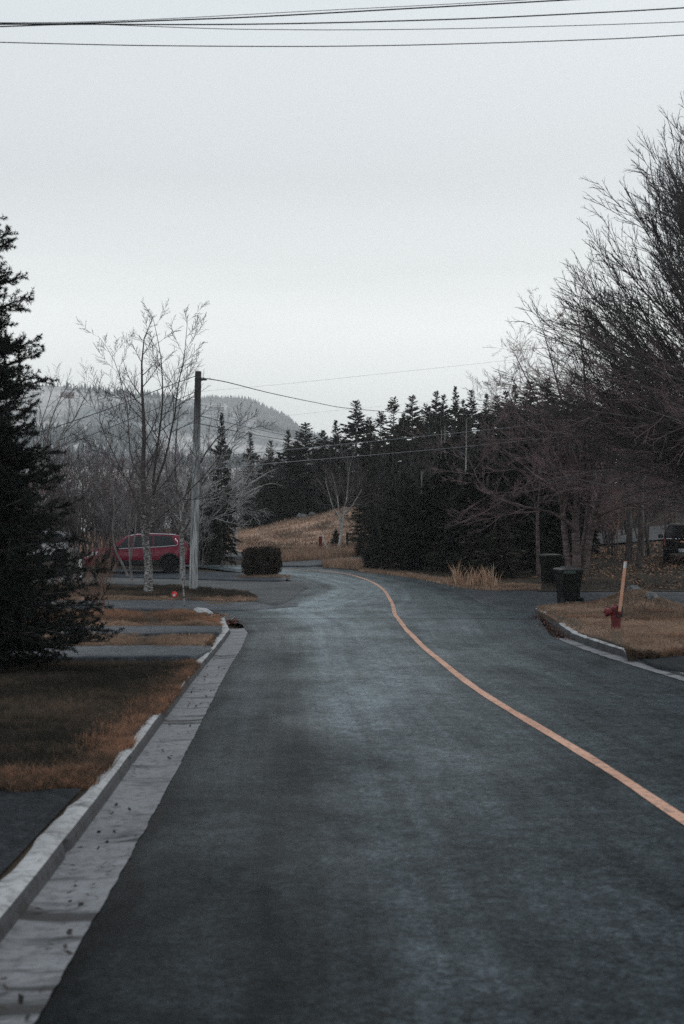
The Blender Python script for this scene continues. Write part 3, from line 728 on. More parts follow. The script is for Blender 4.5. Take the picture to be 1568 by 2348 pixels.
# ---- smaller birch by the pole, twigs swept to the right
B1 = P3(418, 1337, 48.5)
l1 = lambda pts, r0, r1: ld(pts, r0, r1, 48.5, B1)
lead = [l1([(418, 1342), (419, 1290), (416, 1230), (424, 1160), (446, 1085), (495, 1005), (560, 960)], .12, .006),
        l1([(417, 1235, 0), (408, 1150, .4), (402, 1040, .6), (412, 930, .5), (418, 880, .5)], .07, .006),
        l1([(420, 1215, 0), (455, 1165, -.5), (520, 1120, -.8), (580, 1075, -.8)], .06, .005),
        l1([(422, 1180, 0), (470, 1100, .6), (525, 1035, .8), (570, 990, .8)], .05, .005),
        l1([(418, 1225, 0), (470, 1195, .3), (540, 1170, .5), (590, 1165, .5)], .04, .005),
        l1([(414, 1225, 0), (385, 1150, -.3), (380, 1050, -.4), (350, 960, -.4)], .045, .005)]
bare_tree('birch_tree', B1, lead, [dict(c=16, t0=.25, ang=34, len=1.9, lt=.5, n=5, wob=.11, up=.03, rr=.5, rmax=.022, tip=.3),
    dict(c=8, t0=.2, ang=34, lr=.45, n=4, wob=.13, up=.02, rr=.6, rmin=.005), dict(c=3, t0=.25, ang=36, lr=.45, n=3, wob=.12, up=.02, rr=.6, rmin=.004)],
    M['birch'], M['twig_pale'], 5, 'smaller speckled birch close beside the utility pole, twigs swept to one side', 'tree')
# ---- two thin saplings in front of the car
B2 = P3(302, 1326, 49)
l2 = lambda pts, r0, r1, b=B2: ld(pts, r0, r1, 49, b)
bare_tree('sapling', B2, [l2([(302, 1330), (300, 1290), (296, 1240), (300, 1170), (308, 1100), (300, 1020)], .055, .006), l2([(300, 1282), (309, 1220, .2), (318, 1150, .3), (330, 1060, .3)], .04, .006)],
    [dict(c=14, t0=.25, ang=42, len=1.5, lt=.5, n=4, up=.05, rr=.5, rmax=.015), dict(c=6, t0=.2, ang=38, lr=.45, n=3, up=.03, rmin=.004), dict(c=3, t0=.25, ang=38, lr=.45, n=3, rmin=.0035)],
    M['bark_grey'], M['twig_grey'], 8, 'thin forked sapling before the driver door of the red car', 'tree')
B3 = P3(292, 1318, 50.5)
l3 = lambda pts, r0, r1: ld(pts, r0, r1, 50.5, B3)
bare_tree('sapling', B3, [l3([(293, 1320), (278, 1285), (264, 1262), (258, 1225), (262, 1160), (252, 1080), (255, 1000)], .05, .006)],
    [dict(c=18, t0=.25, ang=45, len=1.4, lt=.5, n=4, up=.05, rr=.5, rmax=.014), dict(c=6, t0=.2, ang=38, lr=.45, n=3, up=.03, rmin=.004), dict(c=3, t0=.25, ang=38, lr=.45, n=3, rmin=.0035)],
    M['bark_grey'], M['twig_grey'], 9, 'crooked thin sapling bending before the front wing of the red car', 'tree')

# ---- multi-stemmed maple on the right bank, reddish twigs
A0 = Vector(P3(1322, 1312, 49.5))
la = lambda pts, r0, r1: ld(pts, r0, r1, 49.5, A0)
lead = [la([(1304, 1316), (1298, 1250), (1291, 1180), (1288, 1100), (1280, 1010), (1262, 930)], .165, .03),
        la([(1318, 1318, -.1), (1322, 1260, -.1), (1319, 1200, -.2), (1322, 1130, -.4), (1335, 1040, -.6), (1345, 940, -.8), (1350, 880, -.8)], .21, .02),
        la([(1330, 1316, .4), (1340, 1240, .5), (1350, 1160, .8), (1352, 1060, 1.2), (1372, 960, 1.6)], .15, .02),
        la([(1338, 1316, .1), (1350, 1240, .2), (1366, 1170, .3), (1390, 1090, .3), (1425, 1000, .2), (1450, 920, .2)], .17, .02),
        la([(1319, 1218, -.2), (1300, 1195, -.6), (1255, 1172, -1.1), (1195, 1160, -1.5), (1140, 1143, -1.7), (1100, 1105, -1.8), (1070, 1040, -1.8)], .085, .010),
        la([(1322, 1205, -.1), (1300, 1150, -.8), (1265, 1110, -1.3), (1205, 1090, -1.6), (1150, 1040, -1.8), (1110, 960, -1.9)], .07, .010),
        la([(1364, 1185, .3), (1410, 1165, -.3), (1475, 1150, -.9), (1550, 1142, -1.4), (1640, 1110, -1.8)], .08, .012),
        la([(1380, 1120, .2), (1430, 1090, 1.0), (1500, 1060, 1.6), (1590, 1010, 2.0)], .07, .010),
        la([(1291, 1180, 0), (1272, 1060, -.6), (1238, 940, -1.0), (1182, 815, -1.2)], .08, .012), la([(1322, 1130, -.4), (1305, 1000, .6), (1278, 880, 1.0), (1243, 750, 1.2)], .09, .012), la([(1352, 1060, 1.2), (1345, 930, .4), (1336, 820, 0), (1322, 705, -.2)], .08, .012), la([(1366, 1170, .3), (1400, 1000, -.6), (1405, 860, -.8), (1410, 740, -.8)], .09, .012), 
        la([(1289, 1110, 0), (1250, 1040, 1.0), (1200, 970, 1.8), (1160, 890, 2.2)], .07, .010)]
bare_tree('maple_tree', A0, lead, [dict(c=15, t0=.30, ang=58, aj=14, len=3.6, lt=.5, n=6, wob=.07, up=.035, rr=.5, rmax=.045, tip=.2, flat=.7),
    dict(c=10, t0=.15, ang=33, lr=.36, lt=.4, n=5, wob=.08, up=.03, rr=.5, rmin=.006), dict(c=8, t0=.15, ang=32, lr=.42, n=4, wob=.09, up=.03, rr=.6, rmin=.0045), dict(c=2, t0=.3, ang=34, lr=.5, n=3, wob=.1, up=.03, rr=.6, rmin=.004)],
    M['bark_pink'], M['twig_red'], 12, 'bare multi-stemmed maple with reddish twigs standing behind the two bins', 'tree')
# ---- the big vase-shaped tree whose trunk stands beyond the right edge
xB, yB = (1805 - CX) / F * 43, 43.0
C0 = Vector((xB, yB, float(GZ(xB, yB)) - .03)); g = np.random.default_rng(20); n = 104
az = np.where(np.arange(n) < 80, g.uniform(math.pi * .62, math.pi * 1.42, n), g.uniform(-math.pi, math.pi, n))
el = np.radians(g.uniform(19, 82, n)); z0 = g.uniform(1.7, 5.2, n) + (el > .9) * g.uniform(0, 2.4, n)
Ls = np.interp(np.degrees(el), [18, 38, 53, 64, 74, 84], [8.9, 9.3, 10.3, 10.8, 10.6, 9.2]) * g.uniform(.86, 1.0, n) * np.interp(z0, [2, 8.5], [1.0, .82])
p0 = np.stack([g.normal(0, .05, n), g.normal(0, .05, n), z0], 1)
limb = evolve(p0, np.stack([np.cos(az) * np.cos(el), np.sin(az) * np.cos(el), np.sin(el)], 1), Ls, 11, .020, .006, g)
lead = [([(0, 0, 0), (.05, 0, 2), (-.05, .1, 5), (-.1, .1, 9), (-.25, .2, 13.0)], .30, .02)] + [(l, .085, .010) for l in limb]
bigtree = bare_tree('maple_tree', C0, lead, BSP := [dict(c=14, t0=.34, ang=20, aj=8, len=3.0, lt=.40, n=5, wob=.030, up=.018, rr=.55, rmax=.036, rmin=.012, tip=.4),
    dict(c=9, t0=.10, ang=24, aj=9, lr=.42, lt=.35, n=4, wob=.045, up=.025, rr=.65, rmin=.011), dict(c=4, t0=.2, ang=30, lr=.46, n=3, wob=.06, up=.02, rr=.65, rmin=.0075)],
    M['bark'], M['twig_dark'], 21, 'huge bare spreading tree reaching in from the picture edge above the black truck', 'tree')

nl_ = 34; g = np.random.default_rng(27); az = g.uniform(math.pi * .70, math.pi * 1.30, nl_); el = np.radians(g.uniform(-1, 22, nl_)); z0 = g.uniform(2.6, 6.2, nl_)
low = evolve(np.stack([g.normal(0, .05, nl_), g.normal(0, .05, nl_), z0], 1), np.stack([np.cos(az) * np.cos(el), np.sin(az) * np.cos(el), np.sin(el)], 1), g.uniform(6.0, 9.2, nl_), 11, .035, .004, g)
tmp_ = bare_tree('maple_tree', C0, [(l, .06, .010) for l in low], [dict(c=10, t0=.14, ang=24, aj=9, len=3.4, lt=.5, n=5, wob=.04, up=.012, rr=.5, rmax=.030, rmin=.010, tip=.4), dict(c=7, t0=.10, ang=27, lr=.42, lt=.35, n=4, wob=.06, up=.02, rr=.6, rmin=.007), dict(c=3, t0=.2, ang=30, lr=.46, n=3, wob=.06, up=.02, rr=.65, rmin=.005)], M['bark_grey'], M['twig_red'], 28)
for c_ in list(tmp_.children): c_.parent = bigtree; c_.name = 'bough' if c_.name.startswith('trunk') else 'crown'
bpy.data.objects.remove(tmp_)

# ---- bare prototypes used for the thickets
def shrub_proto(name, seed, h, stems, spread, bark, twig, c=(12, 8, 5), label='', group='', r=.04, loc=(0, 300, -40), ang=32):
    g = np.random.default_rng(seed); lead = []
    for i in range(stems):
        a = g.uniform(0, 6.28); s = spread * g.uniform(.25, 1); b = g.normal(0, .18, 2); hh = h * g.uniform(.7, 1.0)
        p = [(b[0], b[1], -.08)]
        for k in range(1, 6):
            f = k / 5; p.append((b[0] + math.cos(a) * s * f ** 1.2 + g.normal(0, .10), b[1] + math.sin(a) * s * f ** 1.2 + g.normal(0, .10), hh * f))
        lead.append((p, r * g.uniform(.7, 1.2), .005))
    return bare_tree(name, loc, lead, [dict(c=c[0], t0=.18, ang=ang, len=h * .34, lt=.5, n=5, wob=.11, up=.05, rr=.55, rmax=.024, tip=.35),
        dict(c=c[1], t0=.15, ang=34, lr=.45, n=4, wob=.13, up=.04, rr=.65, rmin=.010), dict(c=c[2], t0=.2, ang=36, lr=.45, n=3, wob=.12, up=.03, rr=.65, rmin=.008)],
        bark, twig, seed + 1, label, 'shrub', group, nl=8, sides=(6, 4, 3, 3))
class Place:
    """first call moves the prototype itself, later ones copy it"""
    def __init__(s, root): s.root = root; s.used = False
    def __call__(s, loc, rz=0, scale=1.0, label=None):
        if s.used: return copy_thing(s.root, loc, rz, scale, label)
        s.used = True; o = s.root; o.location = loc; o.rotation_euler = (0, 0, rz); o.scale = scale if isinstance(scale, tuple) else (scale,) * 3
        if label: o['label'] = label
        return o
TH = 'bare shrubs of the thicket beyond the driveway'
sg = Place(shrub_proto('bare_shrub', 30, 5.2, 8, 1.7, M['bark_grey'], M['twig_grey'], label='grey bare shrub tangled in the thicket behind the red car', group=TH))
sp_ = Place(shrub_proto('bare_shrub', 34, 5.0, 8, 1.8, M['bark_grey'], M['twig_pale'], label='pale grey bare shrub in the thicket behind the utility pole', group='pale shrubs round the utility pole'))
sr = Place(shrub_proto('bare_shrub', 38, 4.6, 9, 1.7, M['bark'], M['twig_red'], label='reddish brown bare shrub in the thicket behind the tall birch', group='reddish shrubs behind the birch'))
sd = Place(shrub_proto('bare_shrub', 42, 6.2, 6, 1.5, M['bark'], M['twig_dark'], c=(10, 6, 4), label='dark bare young tree rising out of the thicket left of the pole', group='dark young trees in the thicket'))
def put(pl, xd, Y, sc=1.0, label=None, rz=None):
    x = (xd - CX) / F * Y; return pl(ground_at(x, Y), rng.uniform(0, 6.28) if rz is None else rz, sc, label)
for xd, Y, k, sc in [(95, 66, 'g', 1), (150, 70, 'r', 1), (205, 64, 'g', .95), (250, 72, 'r', 1.05), (300, 66, 'r', .95), (345, 70, 'r', 1), (385, 63, 'g', 1), (430, 68, 'g', 1.0),
        (120, 82, 'd', 1.05), (185, 84, 'd', 1), (240, 88, 'd', 1.0), (310, 84, 'd', 1.05), (370, 86, 'd', 1), (420, 80, 'd', .95), (465, 74, 'p', 1), (500, 68, 'p', .9), (455, 62, 'p', .8),
        (505, 80, 'g', .9), (600, 124, 'g', 1.0), (640, 126, 'g', 1.0), (270, 60, 'g', .7), (60, 62, 'g', .9), (20, 70, 'r', 1), (-20, 66, 'g', 1), (552, 122, 'p', 1.0), (170, 61, 'g', .75), (340, 61, 'g', .7), (215, 78, 'r', 1.1), (330, 78, 'r', 1.1), (405, 76, 'r', 1.0),
        (480, 84, 'd', .95), (540, 122, 'd', .85)]:
    put({'g': sg, 'p': sp_, 'r': sr, 'd': sd}[k], xd, Y, sc * rng.uniform(1.1, 1.27))
# birches with white stems behind the near spruce, the white boughs, the birch on the verge
B4 = P3(78, 1285, 64)
l4 = lambda pts, r0, r1: ld(pts, r0, r1, 64, B4)
bare_tree('birch_tree', B4, [l4([(78, 1290), (84, 1180), (92, 1090), (105, 1010), (130, 930), (165, 870)], .13, .008), l4([(86, 1150, .2), (76, 1060, .4), (98, 960, .6), (125, 880, .7)], .08, .008), l4([(92, 1090, 0), (130, 1020, -.5), (175, 950, -.8), (205, 890, -.9)], .07, .008), l4([(84, 1170, 0), (140, 1110, -.3), (190, 1070, -.5)], .06, .008)],
    [dict(c=13, t0=.2, ang=32, len=2.6, lt=.5, n=5, up=.06, rr=.5, rmax=.025), dict(c=7, t0=.2, ang=33, lr=.45, n=4, up=.04, rmin=.006), dict(c=3, t0=.2, ang=34, lr=.45, n=3, rmin=.005)],
    M['birch_white'], M['twig_grey'], 50, 'tall birch with several white stems half hidden behind the near spruce', 'tree')
B5 = P3(538, 1262, 78)
l5 = lambda pts, r0, r1: ld(pts, r0, r1, 78, B5)
bare_tree('birch_tree', B5, [l5([(538, 1266), (540, 1200), (548, 1145), (562, 1108), (585, 1070), (612, 1046), (628, 1030)], .13, .02), l5([(550, 1140, 0), (580, 1105, -.5), (612, 1085, -.8), (640, 1072, -.9)], .09, .012), l5([(553, 1138, 0), (590, 1118, .3), (622, 1108, .5), (648, 1114, .5)], .06, .010), l5([(556, 1118, 0), (556, 1080, .2), (552, 1050, .2)], .06, .012)],
    [dict(c=9, t0=.35, ang=38, len=1.6, lt=.5, n=4, up=.02, rr=.5, rmax=.025), dict(c=6, t0=.2, ang=36, lr=.45, n=3, rmin=.007), dict(c=3, t0=.2, ang=34, lr=.45, n=3, rmin=.006)],
    M['birch_white'], M['twig_grey'], 52, 'leaning white birch with spreading forked boughs between the small spruces', 'tree')
B6 = P3(778, 1270, 78)
l6 = lambda pts, r0, r1: ld(pts, r0, r1, 78, B6)
bare_tree('birch_tree', B6, [l6([(778, 1274), (779, 1240), (785, 1205), (790, 1165), (797, 1130), (800, 1080), (812, 1030)], .11, .008), l6([(782, 1225, 0), (779, 1190, -.2), (775, 1150, -.4), (768, 1110, -.5), (760, 1080, -.5)], .065, .008), l6([(781, 1195, 0), (765, 1165, .4), (752, 1125, .5), (745, 1090, .5)], .06, .01), l6([(788, 1180, 0), (810, 1155, -.4), (830, 1120, -.5)], .06, .01)],
    [dict(c=13, t0=.3, ang=40, len=2.3, lt=.4, n=5, up=.06, rr=.5, rmax=.03), dict(c=7, t0=.2, ang=34, lr=.48, n=4, up=.04, rmin=.007), dict(c=4, t0=.2, ang=34, lr=.45, n=3, rmin=.006)],
    M['birch_white'], M['twig_grey'], 54, 'forked birch with bright white trunk on the verge before the brown hillock', 'tree')
# thin trees along the right bank
BK = 'young bare trees on the leafy bank'
def bank(x0, y0, x1, y1, Y, r, bark, label, seed, twig='twig_dark'):
    b = P3(x0, y0, Y); b.z = float(GZ(b.x, b.y))
    tp = Vector(P3(x1, y1, Y)) - b; g = np.random.default_rng(seed)
    pts = [(tp * f + Vector((g.normal(0, .06), g.normal(0, .06), 0)) * (0 < f)) for f in (0, .25, .5, .75, 1)]; pts[0].z -= .06
    bare_tree('young_tree', b, [([tuple(p) for p in pts], r, r * .35)], [dict(c=12, t0=.45, ang=45, len=2.2, lt=.3, n=5, up=.05, rr=.5, rmax=.03), dict(c=6, t0=.2, ang=36, lr=.45, n=3, rmin=.006), dict(c=3, t0=.2, ang=34, lr=.45, n=3, rmin=.005)],
        M[bark], M[twig], seed, label, 'tree', BK, nl=8, sides=(7, 4, 3, 3))
bank(1439, 1268, 1446, 960, 58, .17, 'bark', 'stout dark young tree in the middle of the leafy bank', 60)
bank(1463, 1282, 1475, 950, 55, .17, 'bark', 'darkest straight young tree on the bank, paired with a pale stem', 61)
bank(1473, 1250, 1476, 940, 62, .10, 'bark_grey', 'pale grey slender stem close behind the darkest bank tree', 62, 'twig_grey')
bank(1488, 1255, 1481, 1000, 61, .09, 'bark', 'thin dark curved stem beside the pale slender one on the bank', 63)
bank(1530, 1238, 1526, 980, 66, .08, 'bark', 'thinnest bank tree standing alone against the grey track by the truck', 64)
bank(1407, 1258, 1424, 1150, 60, .05, 'twig_tan', 'short leaning orange-brown sapling on the bank', 65, 'twig_tan')
bank(1234, 1322, 1236, 1060, 52, .10, 'bark_pink', 'slim straight trunk just left of the further bin', 66)
bank(1655, 1262, 1665, 900, 60, .17, 'bark', 'dark young tree behind the truck at the picture edge', 67)

# ---- spruces
def spruce_proto(name, seed, h, rmax, mat, label, group, dens=1.0, base=.04, bare_low=0.0, droop=.25, dead=60, power=.85):
    g = np.random.default_rng(seed); nb = int(h * 40 * dens)
    t = base + (1 - base) * g.uniform(0, 1, nb) ** .92 * .985
    clump = .42 + 1.0 * vnoise(t * 40, np.floor(t * 0), .42, seed)
    rad_ = rmax * (1 - t) ** power * clump * g.uniform(.65, 1.12, nb) + .10
    if bare_low: rad_ *= np.where(t < bare_low, np.clip(g.uniform(-.4, 1, nb), .12, 1) * .6, 1)
    a = g.uniform(0, 2 * np.pi, nb)
    lean = np.interp(t, [0, .5, 1], [-.12, .02, .75])
    d = np.stack([np.cos(a), np.sin(a), lean], 1)
    P = evolve(np.stack([t * 0, t * 0, t * h], 1), d, rad_, 4, .06, -.02, g)
    # sprays: narrow pointed blades along each branch
    k = 18; f = g.uniform(.12, 1.0, (nb, k)); i = np.clip((f * 4).astype(int), 0, 3); w = (f * 4 - i)[..., None]; q = np.arange(nb)[:, None]
    c = P[q, i] * (1 - w) + P[q, i + 1] * w; tg = unit(P[q, i + 1] - P[q, i])
    side = np.cross(tg, np.array([0, 0, 1.0])); side = unit(side)
    sg_ = g.choice([-1, 1], (nb, k, 1)); spread = g.uniform(.15, 1.0, (nb, k, 1))
    dv = unit(tg * (1.1 - spread * .5) + side * sg_ * spread + np.array([0, 0, 1.0]) * (g.normal(-droop, .28, (nb, k, 1)) + .5 * (t[:, None, None] > .9)))
    ln = np.clip(rad_[:, None] * .42, .16, .55) * g.uniform(.6, 1.2, (nb, k)); wd = ln * g.uniform(.24, .42, (nb, k))
    up = unit(np.cross(dv, g.normal(0, 1, (nb, k, 3))))
    A = c - dv * (ln * .2)[..., None]; T = c + dv * (ln * .8)[..., None]; mid = c + dv * (ln * .15)[..., None]
    V = np.stack([A, mid + up * (wd * .5)[..., None], T, mid - up * (wd * .5)[..., None]], 2).reshape(-1, 4, 3)
    root = empty(name, (0, 320, -40)); tag(root, label, 'tree', group)
    n = len(V); link('crown', mesh_np('crown', V.reshape(-1, 3), np.arange(4 * n).reshape(n, 4), False), mat, root)
    tr = np.stack([resample([(0, 0, -.15), (.02, 0, h * .3), (-.02, .02, h * .6), (0, 0, h * .99)], 9)]); r0 = .018 * h
    sets = [(tr, np.linspace(r0, .012, 9)[None], 7)]
    td = base + g.uniform(0, .55, dead); ad = g.uniform(0, 6.28, dead)
    dd = evolve(np.stack([td * 0, td * 0, td * h], 1), np.stack([np.cos(ad), np.sin(ad), g.normal(-.1, .2, dead)], 1), rmax * (1 - td) * g.uniform(.5, 1.0, dead), 4, .12, -.02, g)
    sets.append((dd, np.linspace(.018, .006, 5)[None] * np.ones((dead, 1)), 3))
    link('trunk', mesh_np('trunk', *tubes(sets)), M['bark_grey'], root)
    root['h'] = h; return root
WD = 'spruces massed in the dark wood'
W0 = 'dark spruce lost among its neighbours in the wood behind the hillock'
spr = [Place(spruce_proto('spruce_tree', 100, 10, 2.5, M['needle_mid'], W0, WD)),
       Place(spruce_proto('spruce_tree', 104, 10, 2.2, M['needle_mid'], W0, WD, dens=.85, power=.7)),
       Place(spruce_proto('spruce_tree', 108, 10, 1.9, M['needle_brown'], W0, WD, dens=.7, bare_low=.45, power=.6, dead=110)),
       Place(spruce_proto('spruce_tree', 112, 10, 2.7, M['needle_mid'], W0, WD, dens=1.1, base=.01, droop=.35, power=.75, dead=120))]
def spruce(xd, yt, Y, k, label=None, group=None, w=1.0, z=None):
    x = (xd - CX) / F * Y; b = ground_at(x, Y) if z is None else Vector((x, Y, z)); top = CH - (yt - CY) / F * Y
    s = (top - b.z) / 10
    o = spr[k](b, rng.uniform(0, 6.28), (s * w, s * w, s), label or W0)
    o['group'] = group or WD
    if label: 
        if group is None and 'group' in o: del o['group']
    return o
CR = 'spruce spires along the crest of the wood'
for i, (xd, yt, Y, k, w, lb) in enumerate([
    (700, 968, 123, 1, 1.15, 'flat-topped spruce at the left end of the wood behind the hillock'),
    (660, 985, 125, 0, .9, 'small spruce peeping out beside the valley view'),
    (816, 916, 123, 1, .85, 'tall spruce spire where the sagging cable meets the wood'),
    (873, 943, 118, 2, .75, 'thin bare-topped spruce just right of the sagging-cable spire'),
    (902, 910, 122, 2, .7, 'lone ragged thin spire with a bare split top on the crest'),
    (945, 905, 120, 1, .85, 'dense pointed spruce right of the ragged thin spire'),
    (975, 925, 124, 2, .6, 'thin ragged spruce between two dense spires on the crest'),
    (1000, 895, 122, 1, .65, 'left one of two narrow twin spires on the crest'),
    (1017, 903, 121, 1, .6, 'right one of two narrow twin spires on the crest'),
    (1044, 884, 120, 0, .75, 'highest broad spruce spire on the middle of the crest'),
    (1080, 892, 122, 1, .65, 'slim spruce spire right of the highest one on the crest'),
    (1115, 902, 118, 0, .8, 'blunt spruce top right of the slim crest spire'),
    (1140, 905, 120, 1, .8, 'last spruce spire before the big bare tree covers the crest'),
    (848, 956, 119, 2, .9, None), (770, 962, 124, 0, .95, None), (740, 985, 124, 3, .8, None), (925, 945, 117, 0, .9, None), (1062, 915, 118, 0, .9, None), (985, 930, 117, 0, .8, None), (1180, 880, 112, 0, .9, None), (1160, 895, 116, 1, .8, None),
    (1215, 872, 108, 1, 1, None), (1255, 865, 106, 0, 1, None), (1300, 880, 104, 1, 1, None), (1350, 900, 100, 0, 1, None), (1400, 890, 102, 1, 1, None), (1460, 900, 100, 0, 1, None), (1520, 880, 104, 1, 1, None), (1580, 890, 100, 0, 1, None), (1640, 880, 100, 1, 1, None),
    (790, 1000, 125, 3, .9, None), (850, 985, 104, 2, 1, None), (910, 975, 102, 1, 1, None), (960, 960, 102, 2, 1, None), (1010, 945, 104, 3, .8, None), (1060, 955, 100, 1, 1, None), (1110, 940, 98, 3, .8, None), (1165, 930, 96, 1, 1, None), (1210, 915, 94, 3, .9, None), (1265, 910, 92, 1, 1, None), (1330, 920, 88, 3, .9, None),
    (725, 1030, 122, 3, .9, None), (680, 1010, 125, 3, .8, None), (640, 1040, 124, 0, 1, None), (600, 1050, 122, 3, .9, None), (760, 1020, 124, 1, 1, None), (830, 1020, 122, 3, .8, None), (880, 1010, 110, 0, 1, None), (940, 1010, 108, 3, .8, None), (990, 1000, 96, 1, 1, None)]):
    spruce(xd, yt, Y, k, lb, CR if lb else None, w * 1.4)
FR = 'spruces in the dark row along the road bend'
F0 = 'dark spruce in the dense row beside the road bend'
for xd, yt, Y, k, w in [(872, 1165, 70, 3, .95), (900, 1085, 72, 0, 1), (925, 1085, 71, 3, .9), (965, 1065, 67, 3, .9), (1010, 1050, 65, 0, 1), (1055, 1055, 63, 3, .85), (1100, 1040, 62, 3, .85), (1145, 1010, 61, 0, 1), (1190, 985, 60, 3, .8), (1235, 960, 60, 0, .9), (1280, 950, 63, 3, .8), (1330, 960, 66, 0, .9),
        (870, 1060, 82, 0, 1), (930, 1030, 80, 3, .8), (985, 1020, 78, 0, .9), (1040, 1000, 76, 3, .8), (1095, 990, 74, 0, .9), (1150, 965, 73, 3, .8), (1205, 945, 74, 0, .9), (1170, 1110, 55, 3, 1.1), (1120, 1150, 57, 3, 1.2), (1225, 1140, 54.5, 3, 1.1), (1065, 1160, 60, 3, 1.2), (1000, 1170, 62, 3, 1.2), (930, 1180, 65, 3, 1.2), (1270, 1130, 56.5, 3, 1.0), (884, 1200, 66, 3, 1.2),
        (862, 1205, 62.5, 3, 1.4), (842, 1250, 63.5, 3, 1.7), (888, 1165, 60.5, 3, 1.4), (940, 1095, 60, 3, 1.2), (975, 1110, 58.5, 3, 1.4), (1022, 1012, 58.5, 3, 1.05), (1075, 1075, 56.5, 3, 1.3), (1118, 1000, 57, 0, 1.2), (1165, 1050, 56, 3, 1.2), (1208, 1015, 56, 3, 1.05), (1250, 1085, 57, 3, 1.2), (1150, 1190, 52.5, 3, 2.0), (1085, 1210, 54.5, 3, 2.0), (950, 1215, 58.5, 3, 2.2), (1015, 1220, 57, 3, 2.0), (900, 1000, 88, 0, 1.2), (960, 985, 86, 3, 1), (1005, 975, 84, 0, 1.2), (1060, 965, 82, 3, 1), (1120, 950, 80, 0, 1.2), (1180, 930, 80, 3, 1), (855, 1040, 86, 3, 1.1), (1240, 925, 78, 0, 1.2)]:
    o = spruce(xd, yt, Y, k, F0, FR, w); o['group'] = FR
for xd, yt, Y, k, w, lb in [(508, 944, 62, 0, .62, 'slender dark spruce just right of the utility pole'), (574, 990, 123, 0, .9, 'small spruce between the slender one by the pole and the white birch boughs'), (620, 1008, 124, 1, .9, 'smallest pointed spruce before the valley view'),
        (770, 1212, 84, 3, 1.5, 'low bushy spruce behind the white-trunked verge birch'), (826, 1225, 74, 3, 1.5, 'low spruce at the corner of the side road'), (460, 1180, 66, 0, 1.2, 'low dark spruce behind the utility pole'), (494, 1130, 64, 3, .75, 'broad low spruce beside the clipped bush')]:
    o = spruce(xd, yt, Y, k, lb, None, w)
FT = 'bare trees among the spruces'
for xd, Y, sc in [(905, 74, 1.0), (1000, 72, 1.15), (1060, 80, 1.4), (1100, 70, 1.0), (870, 78, 1.0), (830, 88, 1.1), (950, 76, 1.2), (1130, 66, 1.1), (1010, 92, 1.5), (1090, 90, 1.5)]:
    o = put(sd, xd, Y, sc * .85, 'dark bare shrub standing among the dark spruces of the wood'); o['group'] = FT
for xd, Y, sc in [(1330, 74, 1.2), (1390, 72, 1.2), (1430, 78, 1.3), (1480, 74, 1.2), (1540, 84, 1.4), (1590, 80, 1.4), (1360, 82, 1.3), (1500, 88, 1.4), (1440, 90, 1.4), (1400, 64, .7), (1360, 66, .8)]:
    o = put(sd if rng.random() < .6 else sr, xd, Y, sc, 'dark bare tree in the wood edge beyond the leafy bank'); o['group'] = 'bare trees beyond the leafy bank'
for i, (xd, Y, y1, y2) in enumerate([(1008, 78, 1085, 985), (1016, 78.5, 1085, 975), (963, 64, 1230, 1080), (1065, 72, 1070, 960)]):
    b = P3(xd, CY, Y); b.z = float(GZ(b.x, b.y)); tp = P3(xd + 4, y2, Y) - b
    o = bare_tree('dead_tree', b, [([(0, 0, -.05), tuple(tp * .5), tuple(tp)], (.085, .085, .05, .085)[i], .03)], [dict(c=8, t0=.4, ang=60, len=1.2, n=3, rr=.3, rmax=.02), dict(c=4, ang=40, lr=.4, n=3, rmin=.006)], M[('birch_white', 'birch_white', 'bark_grey', 'birch_white')[i]], M['twig_grey'], 70 + i,
        ['pale bare trunk, left of a close pair in the wood', 'pale bare trunk, right of a close pair in the wood', 'thin grey bare trunk in front of the spruces by the road bend', 'short bright white trunk high in the wood'][i], 'tree', nl=6, sides=(6, 3, 3))

# ---- the near spruce: branches > side twigs > needles
NB = px(-84, 1528, .12); N0 = Vector((NB[0], NB[1], float(R(NB[1])) + .10)); H = 7.35; g = np.random.default_rng(200)
nb = 390; t = .015 + .975 * ((np.arange(nb) + g.uniform(0, 1, nb)) / nb) ** 1.18; a = np.arange(nb) * 2.39996 + g.normal(0, .3, nb)
prof = np.interp(t, [0, .05, .12, .22, .35, .5, .66, .8, .92, 1], [.95, 1.62, 1.82, 1.52, 1.32, 1.16, .95, .70, .34, .07])
L = prof * g.uniform(.62, 1.10, nb); sel = (np.cos(a) > .72) & (t > .03) & (t < .19); L = np.where(sel, L * 1.16, L)
lean = np.interp(t, [0, .2, .45, .75, 1], [-.10, .02, .16, .50, 1.6])
P = evolve(np.stack([t * 0, t * 0, t * H], 1), np.stack([np.cos(a), np.sin(a), lean], 1), L, 8, .04, .012, g)
Rr = np.linspace(1, .2, 9)[None] * (.006 + .012 * L[:, None])
sets = [(P, Rr, 4)]
tw, twr = children(P, Rr, dict(c=19, t0=.10, t1=1.0, ang=48, aj=10, lr=.42, lt=.62, n=4, wob=.05, up=.05, rr=.5, rmax=.006, rmin=.004, flat=.45), g)
t2, t2r = children(tw, twr, dict(c=4, t0=.2, t1=.95, ang=45, aj=8, lr=.42, lt=.5, n=3, wob=.05, up=.05, rr=.8, rmin=.0035, flat=.5), g)
sets += [(tw, twr, 3), (t2, t2r, 3)]
